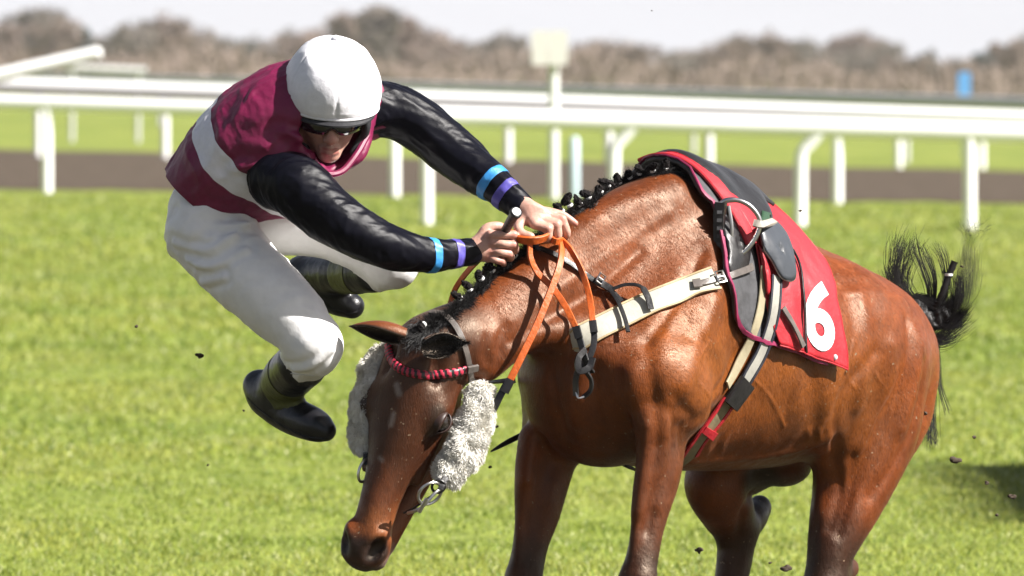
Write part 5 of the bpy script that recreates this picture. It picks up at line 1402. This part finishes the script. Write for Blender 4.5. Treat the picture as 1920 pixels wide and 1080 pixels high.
for v, f, c in parts_:
    Vs.append(v); Fs.append(f + off); Cs.append(c); off += len(v)
m_blade, n, l, b = mat('grass_blade', (.1, .2, .03), .55)
at = n.new('ShaderNodeAttribute'); at.attribute_name = 'Col'; l.new(at.outputs['Color'], b.inputs['Base Color'])
b.inputs['Transmission Weight'].default_value = 0; b.inputs['Specular IOR Level'].default_value = .35
tr = n.new('ShaderNodeBsdfTranslucent'); l.new(at.outputs['Color'], tr.inputs[0]); ms = n.new('ShaderNodeMixShader'); ms.inputs[0].default_value = .35
l.new(b.outputs[0], ms.inputs[1]); l.new(tr.outputs[0], ms.inputs[2]); l.new(ms.outputs[0], n['Material Output'].inputs[0])
go = mesh_obj('grass', np.vstack(Vs), np.vstack(Fs), m_blade, smooth=False, colors=np.vstack(Cs))
tag(go, 'short tufted green and yellow turf grass', 'grass', kind='stuff')

# running rails
m_rail, n, l, b = mat('white_rail', (.78, .78, .76), .4)
t = noise(n, l, 1.5, 4); r = ramp(n, l, t.outputs['Fac'], [(.3, (.80, .80, .79)), (.7, (.86, .86, .86))]); l.new(r.outputs[0], b.inputs['Base Color'])
m_grail, n, l, b = mat('grey_rail', (.5, .5, .5), .5)
def railing(label, posts, cyl, th, pr, m=m_rail, crank=(), name='running_rail', ext=()):
    """posts: photo px and ground py; cyl(px) = py of the rail centre"""
    root = empty(name, label, 'running rail', 'running rails beyond the turf')
    G = [ground_at(a, b) for a, b in posts]; root.location = G[len(G) // 2]; bpy.context.view_layer.update()
    top = []
    for (px, py), g in zip(posts, G):
        h = W(px, cyl(px), g[1]); top.append(h)
    top = np.array(top); mb = MB(); P = crom(top, 4)
    # oval rail with a drip lip
    N_ = np.tile([0, -1, .0], (len(P), 1)); T = np.gradient(P, axis=0)
    V = []; k = 14
    for i, p in enumerate(P):
        s = np.cross(nrm(T[i]), [0, 0, 1]); s = nrm(s)
        for j in range(k):
            a = 2 * math.pi * j / k; V.append(p + s * math.cos(a) * th * .36 + np.array([0, 0, 1]) * math.sin(a) * th / 2)
    F = [(i * k + j, i * k + (j + 1) % k, (i + 1) * k + (j + 1) % k, (i + 1) * k + j) for i in range(len(P) - 1) for j in range(k)] + [tuple(range(k))[::-1], tuple(range((len(P) - 1) * k, len(P) * k))]
    mb.add(V, F); child(mb.build('rail', m), root)
    for i, (g, t) in enumerate(zip(G, top)):
        if posts[i][0] in ext: continue
        pb = MB()
        if posts[i][0] in crank:
            o = np.array([-.22, -.03, 0]); kz = t[2] - .24
            pb.tube([g + [0, 0, -.05], g + [0, 0, kz * .5], g + [0, 0, kz - .06], g + [.03, 0, kz + .02], t + [.22, 0, -.06]], pr, 12)
        else:
            pb.tube([g - [0, 0, .05], t - [0, 0, .02]], pr, 14)
        child(pb.build('post', m), root)
    return root
def on_line(a, b, pxs):
    A, B = ground_at(*a), ground_at(*b); out = []
    for px in pxs:
        n_ = np.cross(ray(px, 300), ray(px, 500)); t = ((CL - A) @ n_) / ((B - A) @ n_); g = A + (B - A) * t
        lo, hi = 200., 700.
        for _ in range(40):
            m = (lo + hi) / 2
            if ground_at(px, m)[1] > g[1]: lo = m
            else: hi = m
        out.append((px, m))
    return out
railing('nearest white running rail on thick cranked posts, the one closest to the turf', on_line((800, 420), (1818, 431), [590, 800, 1150, 1500, 1818, 2150, 2500, 2850]),
        lambda x: 194 + .0295 * x, .205, .064, crank=(1150, 1500), ext=(590,))
railing('second white running rail with widely spaced straight posts', on_line((88, 361), (1570, 381), [-1900, -1230, -564, 88, 740, 1570, 2400, 3230]),
        lambda x: 192 + .030 * x, .19, .066)
railing('third white running rail beyond the brown track', on_line((310, 298), (1685, 315), [-1500, -900, -300, 72, 310, 953, 1142, 1330, 1685, 1840, 2300, 3000]),
        lambda x: 160 + .033 * x, .27, .065, crank=(1840,))
D4 = [ground_at(px, 118 + .0105 * (px - 960) + (py - 118 - .0105 * (px - 960)) * 1.65 / .55) for px, py in ((0, 139), (700, 160), (1300, 176), (1900, 191))]
railing('farthest greyish running rail under the tree line', [(-1500, 200), (-800, 210), (-200, 216), (300, 236), (800, 262), (1300, 290), (1700, 304), (2100, 320), (2900, 340)],
        lambda x: 142 + .0282 * x, .26, .05, m=m_grail)

# signs
m_wsign, n, l, b = mat('cream_board', (.66, .64, .62), .5)
m_wpole, n, l, b = mat('white_pole', (.66, .67, .66), .5)
m_blue, n, l, b = mat('blue_board', (.12, .33, .68), .5)
m_pblue, n, l, b = mat('pale_blue_plastic', (.42, .52, .58), .5)
def board(mb, c, hw, hh, th, rr):
    V = []; k = 6; prof = []
    for qx, qz, a0 in ((1, 1, 0), (-1, 1, 90), (-1, -1, 180), (1, -1, 270)):
        for i in range(k + 1):
            a = R(a0 + 90 * i / k); prof.append((qx * (hw - rr) + rr * math.cos(a), qz * (hh - rr) + rr * math.sin(a)))
    for yy in (-th / 2, th / 2):
        for a, b_ in prof: V.append(np.asarray(c) + [a, yy, b_])
    m = len(prof); F = [tuple(range(m)), tuple(range(m, 2 * m))[::-1]] + [(i, m + i, m + (i + 1) % m, (i + 1) % m) for i in range(m)]
    mb.add(V, F)
g = ground_at(1038, 375); sg_ = empty('furlong_marker', 'tall white pole with two cream square boards on top', 'marker post'); sg_.location = g; bpy.context.view_layer.update()
s_ = (g[1] + 20) / FPX
mb = MB(); mb.tube([g, W(1038, 60, g[1])], .062, 14); child(mb.build('pole', m_wpole), sg_)
for c, hw in ((1012, 15), (1046, 18)):
    mb = MB(); board(mb, W(c, 90, g[1] - .09), hw * s_, 32 * s_, .04, .03); child(mb.build('board', m_wsign), sg_)
g = ground_at(1077, 372); o = MB(); o.tube([g, W(1077, 262, g[1]), W(1077, 256, g[1])], [.062, .062, .035], 14); o = o.build('marker_stump', m_pblue); tag(o, 'short pale blue post beside the tall white pole', 'post')
g = ground_at(1808, 300); bs = empty('blue_marker', 'narrow blue board standing above the far rail at right', 'marker post'); bs.location = g; bpy.context.view_layer.update()
s_ = (g[1] + 20) / FPX
mb = MB(); mb.tube([g, W(1808, 190, g[1])], .04, 10); child(mb.build('pole', m_pblue), bs)
mb = MB(); board(mb, W(1808, 166, g[1] - .06), 12 * s_, 31 * s_, .05, .05); child(mb.build('board', m_blue), bs)
# raised barrier arm at far left
yb = ground_at(88, 352)[1]
root = empty('barrier_arm', 'thick white arm slanting up above the left rail', 'barrier'); root.location = [W(-30, 200, yb)[0], yb, 0]; bpy.context.view_layer.update()
mb = MB(); p0, p1 = W(-160, 178, yb), W(186, 99, yb); mb.tube([p0, p0 * .5 + p1 * .5, p1, p1 + (p1 - p0) * .012], [.085, .088, .085, .05], 18); child(mb.build('arm', m_rail), root)
mb = MB(); mb.tube([[W(-60, 200, yb)[0], yb, 0], W(-60, 158, yb)], .07, 12); child(mb.build('post', m_rail), root)
yb2 = yb + 60
root = empty('cross_rail', 'pale low rail section behind the slanting white arm', 'rail'); p0, p1 = W(120, 126, yb2), W(275, 133, yb2); root.location = [p0[0], yb2, 0]; bpy.context.view_layer.update()
mb = MB(); mb.tube([p0, p1], .075, 14); child(mb.build('rail', m_grail), root)
for p in (p0 * .9 + p1 * .1, p0 * .1 + p1 * .9):
    mb = MB(); mb.tube([[p[0], p[1], 0], p], .05, 10); child(mb.build('post', m_grail), root)

# unseen brush fence, added off the right edge to cast a shadow on the turf
g0 = ground_at(1990, 985); bf = empty('added_shadow_fence', 'added birch brush fence out of view, casting the shadow at the right of the turf', 'added shadow caster'); bf.location = g0; bpy.context.view_layer.update()
rg = np.random.default_rng(3); N = 1900; c = np.stack([g0[0] + .34 + rg.uniform(0, .35, N), g0[1] + rg.uniform(-.3, 4.2, N), rg.uniform(.05, .45, N)], 1)
d = rg.normal(0, .04, (N, 3)) + [0, 0, .42]; s_2 = rg.normal(0, 1, (N, 3)); s_2 /= np.linalg.norm(s_2, axis=1)[:, None]
child(mesh_obj('brush', np.stack([c - s_2 * .008, c + s_2 * .008, c + d + s_2 * .003, c + d - s_2 * .003], 1).reshape(-1, 3), np.arange(N * 4).reshape(-1, 4), m_dirt, smooth=False), bf)
mb = MB(); mb.box(g0 + [.52, 1.95, .18], np.eye(3), (.24, 2.3, .18)); child(mb.build('shadow_fence_base', m_grail), bf)
# trees far behind
def twig_mat(name, a, b_):
    m, n, l, b = mat(name, a, .8); t = noise(n, l, .6, 3); r = ramp(n, l, t.outputs['Fac'], [(.35, a), (.65, b_)]); l.new(r.outputs[0], b.inputs['Base Color']); return m
TM = [twig_mat('twigs_mauve', (.165, .125, .10), (.235, .18, .15)), twig_mat('twigs_grey', (.14, .12, .10), (.205, .175, .15)), twig_mat('twigs_russet', (.18, .135, .115), (.25, .19, .165)), twig_mat('evergreen', (.07, .085, .08), (.11, .13, .12))]
m_bark, n, l, b = mat('bark', (.18, .15, .13), .9)
def tree(x, y, h, wd, kind, seed, label):
    rg = np.random.default_rng(seed)
    root = empty('evergreen_tree' if kind == 3 else 'bare_tree', label, 'tree', 'trees along the far edge'); root.location = (x, y, 0); bpy.context.view_layer.update()
    mb = MB(); o = np.array([x, y, 0.]); tp = o + [rg.uniform(-.2, .2) * wd, 0, h * .8]
    mb.tube([o, o * .5 + tp * .5, tp], [.03 * h, .02 * h, .004 * h], 8)
    lim = []
    for i in range(9):
        t = rg.uniform(.2, .7); b0 = o + (tp - o) * t; a = rg.uniform(0, 6.28); e = b0 + np.array([math.cos(a) * wd * .42, math.sin(a) * wd * .3, h * rg.uniform(.1, .3)])
        mb.tube([b0, (b0 + e) / 2 + [0, 0, -.02 * h], e], [.010 * h, .007 * h, .003 * h], 5); lim.append(e)
    child(mb.build('trunk', m_bark), root)
    nb = 34 + int(16 * wd / h); cc = []
    for i in range(nb):
        a = rg.uniform(0, 6.28); t = rg.uniform(0, 1)
        cc.append([x + math.cos(a) * wd * .36 * rg.uniform(.2, 1), y + math.sin(a) * wd * .3, h * (.18 + .66 * t), wd * rg.uniform(.08, .17) * (1.1 - .45 * t)])
    cc.append([x + rg.uniform(-.1, .1) * wd, y, h * .86, wd * .15])
    cc = np.array(cc); N = 3000 if kind < 3 else 2600
    w = rg.integers(0, len(cc), N); dv = rg.normal(0, 1, (N, 3)); dv /= np.linalg.norm(dv, axis=1)[:, None]; rr = rg.uniform(0, 1, (N, 1)) ** .5
    c = cc[w, :3] + dv * rr * cc[w, 3:4] * [1, 1, .9]; c[:, 2] = np.clip(c[:, 2], .03 * h, h * 1.02)
    d = dv * .6 + [0, 0, .7] + rg.normal(0, .4, (N, 3)); d /= np.linalg.norm(d, axis=1)[:, None]
    s = rg.normal(0, 1, (N, 3)); s -= d * (s * d).sum(1)[:, None]; s /= np.linalg.norm(s, axis=1)[:, None]
    Lt = h * rg.uniform(.05, .11, (N, 1)); wt = h * (.012 if kind < 3 else .028) * rg.uniform(.6, 1.4, (N, 1))
    V = np.stack([c - s * wt, c + s * wt, c + d * Lt + s * wt * .3, c + d * Lt - s * wt * .3], 1).reshape(-1, 3)
    F = np.arange(N * 4).reshape(-1, 4)
    child(mesh_obj('crown', V, F, TM[kind], smooth=False), root)
prof = [(-120, 45), (-50, 30), (10, 42), (62, 14), (105, 36), (152, 50), (205, 62), (255, 42), (305, 28), (350, 50), (402, 72), (455, 78), (505, 84), (560, 62), (612, 50), (655, 22), (705, 12), (755, 26), (800, 52), (848, 74), (900, 92), (945, 60), (1000, 96), (1055, 104), (1105, 82), (1150, 74), (1200, 84), (1262, 104), (1310, 98), (1350, 78), (1392, 66), (1450, 62), (1500, 72), (1548, 94), (1596, 66), (1640, 82), (1690, 104), (1742, 94), (1795, 120), (1842, 100), (1895, 74), (1950, 80), (2010, 60)]
adj = ['low', 'tall', 'ragged', 'broad', 'sparse', 'rounded', 'thin', 'dense']
tone = ['mauve brown', 'grey brown', 'russet', 'dark green']
for i, (px, top) in enumerate(prof):
    rg = random.Random(i * 7 + 3)
    kind = 3 if px in (152, 455, 1742, 1842, 1000) else (rg.choice([0, 0, 1, 1, 2]))
    Y = 620 + rg.uniform(-60, 130)
    hz = 118 + .0105 * (px - 960); s = (Y + 20) / FPX
    h = (hz - top) * s + CAM_Z; x = W(px, 118, Y)[0]
    wd = rg.uniform(105, 150) * s if kind < 3 else 58 * s
    side = 'left of the jockey' if px < 330 else 'above the jockey' if px < 760 else 'near the tall pole' if px < 1150 else 'over the horse withers' if px < 1450 else 'over the saddle and rump' if px < 1700 else 'near the blue board'
    tree(x, Y, h * 1.03, wd, kind, 100 + i, ('%s %s skyline tree, number %d from left, %s' % (adj[i % 8], tone[kind], i - 1, side)) if 0 < px < 1920 else '%s %s skyline tree just outside the view' % (adj[i % 8], tone[kind]))
for i in range(76):
    rg = random.Random(i * 13 + 5); px = -1040 + i * 53 + rg.uniform(-25, 25); Y = 800 + rg.uniform(-30, 60); s = (Y + 20) / FPX; hz = 118 + .0105 * (px - 960)
    top = np.interp(px, [p[0] for p in prof], [p[1] for p in prof]) + rg.uniform(-22, 14)
    tree(W(px, 118, Y)[0], Y, (hz - top) * s + CAM_Z, rg.uniform(60, 110) * s, rg.choice([0, 1, 1]), 300 + i, 'faint bare tree in the hazy back row of the far tree line')
# undergrowth belt below the trees
N = 70000; rg = np.random.default_rng(5)
x = rg.uniform(-95, 95, N); y = rg.uniform(395, 425, N) ; top = 1.15 + .55 * vnoise(np.stack([x, y * .2, 0 * x], 1), .35, 3) + .3 * vnoise(np.stack([x, y, 0 * x], 1), 1.2, 4)
z = rg.uniform(0, 1, N) * np.maximum(top, .4) * 1.45
c = np.stack([x, y, z], 1); d = rg.normal(0, .5, (N, 3)) + [0, 0, .8]; s = rg.normal(0, 1, (N, 3)); s /= np.linalg.norm(s, axis=1)[:, None]
V = np.stack([c - s * .07, c + s * .07, c + d * .35 + s * .02, c + d * .35 - s * .02], 1).reshape(-1, 3)
tag(mesh_obj('undergrowth', V, np.arange(N * 4).reshape(-1, 4), TM[0], smooth=False), 'tangled brown undergrowth belt below the far trees', 'undergrowth', kind='stuff')

# thin spring haze
hz_ = MB(); hz_.box((0, 1210, 10), np.eye(3), (900, 1260, 11.5))
m_haze = bpy.data.materials.new('haze'); m_haze.use_nodes = True; n, l = m_haze.node_tree.nodes, m_haze.node_tree.links
n.remove(n['Principled BSDF']); pv_ = n.new('ShaderNodeVolumePrincipled'); pv_.inputs['Color'].default_value = (.93, .94, .97, 1); pv_.inputs['Density'].default_value = .00012; pv_.inputs['Anisotropy'].default_value = .1
l.new(pv_.outputs[0], n['Material Output'].inputs['Volume'])
tag(hz_.build('haze', m_haze, smooth=False), 'thin pale haze over the far tree line', 'haze', kind='stuff')
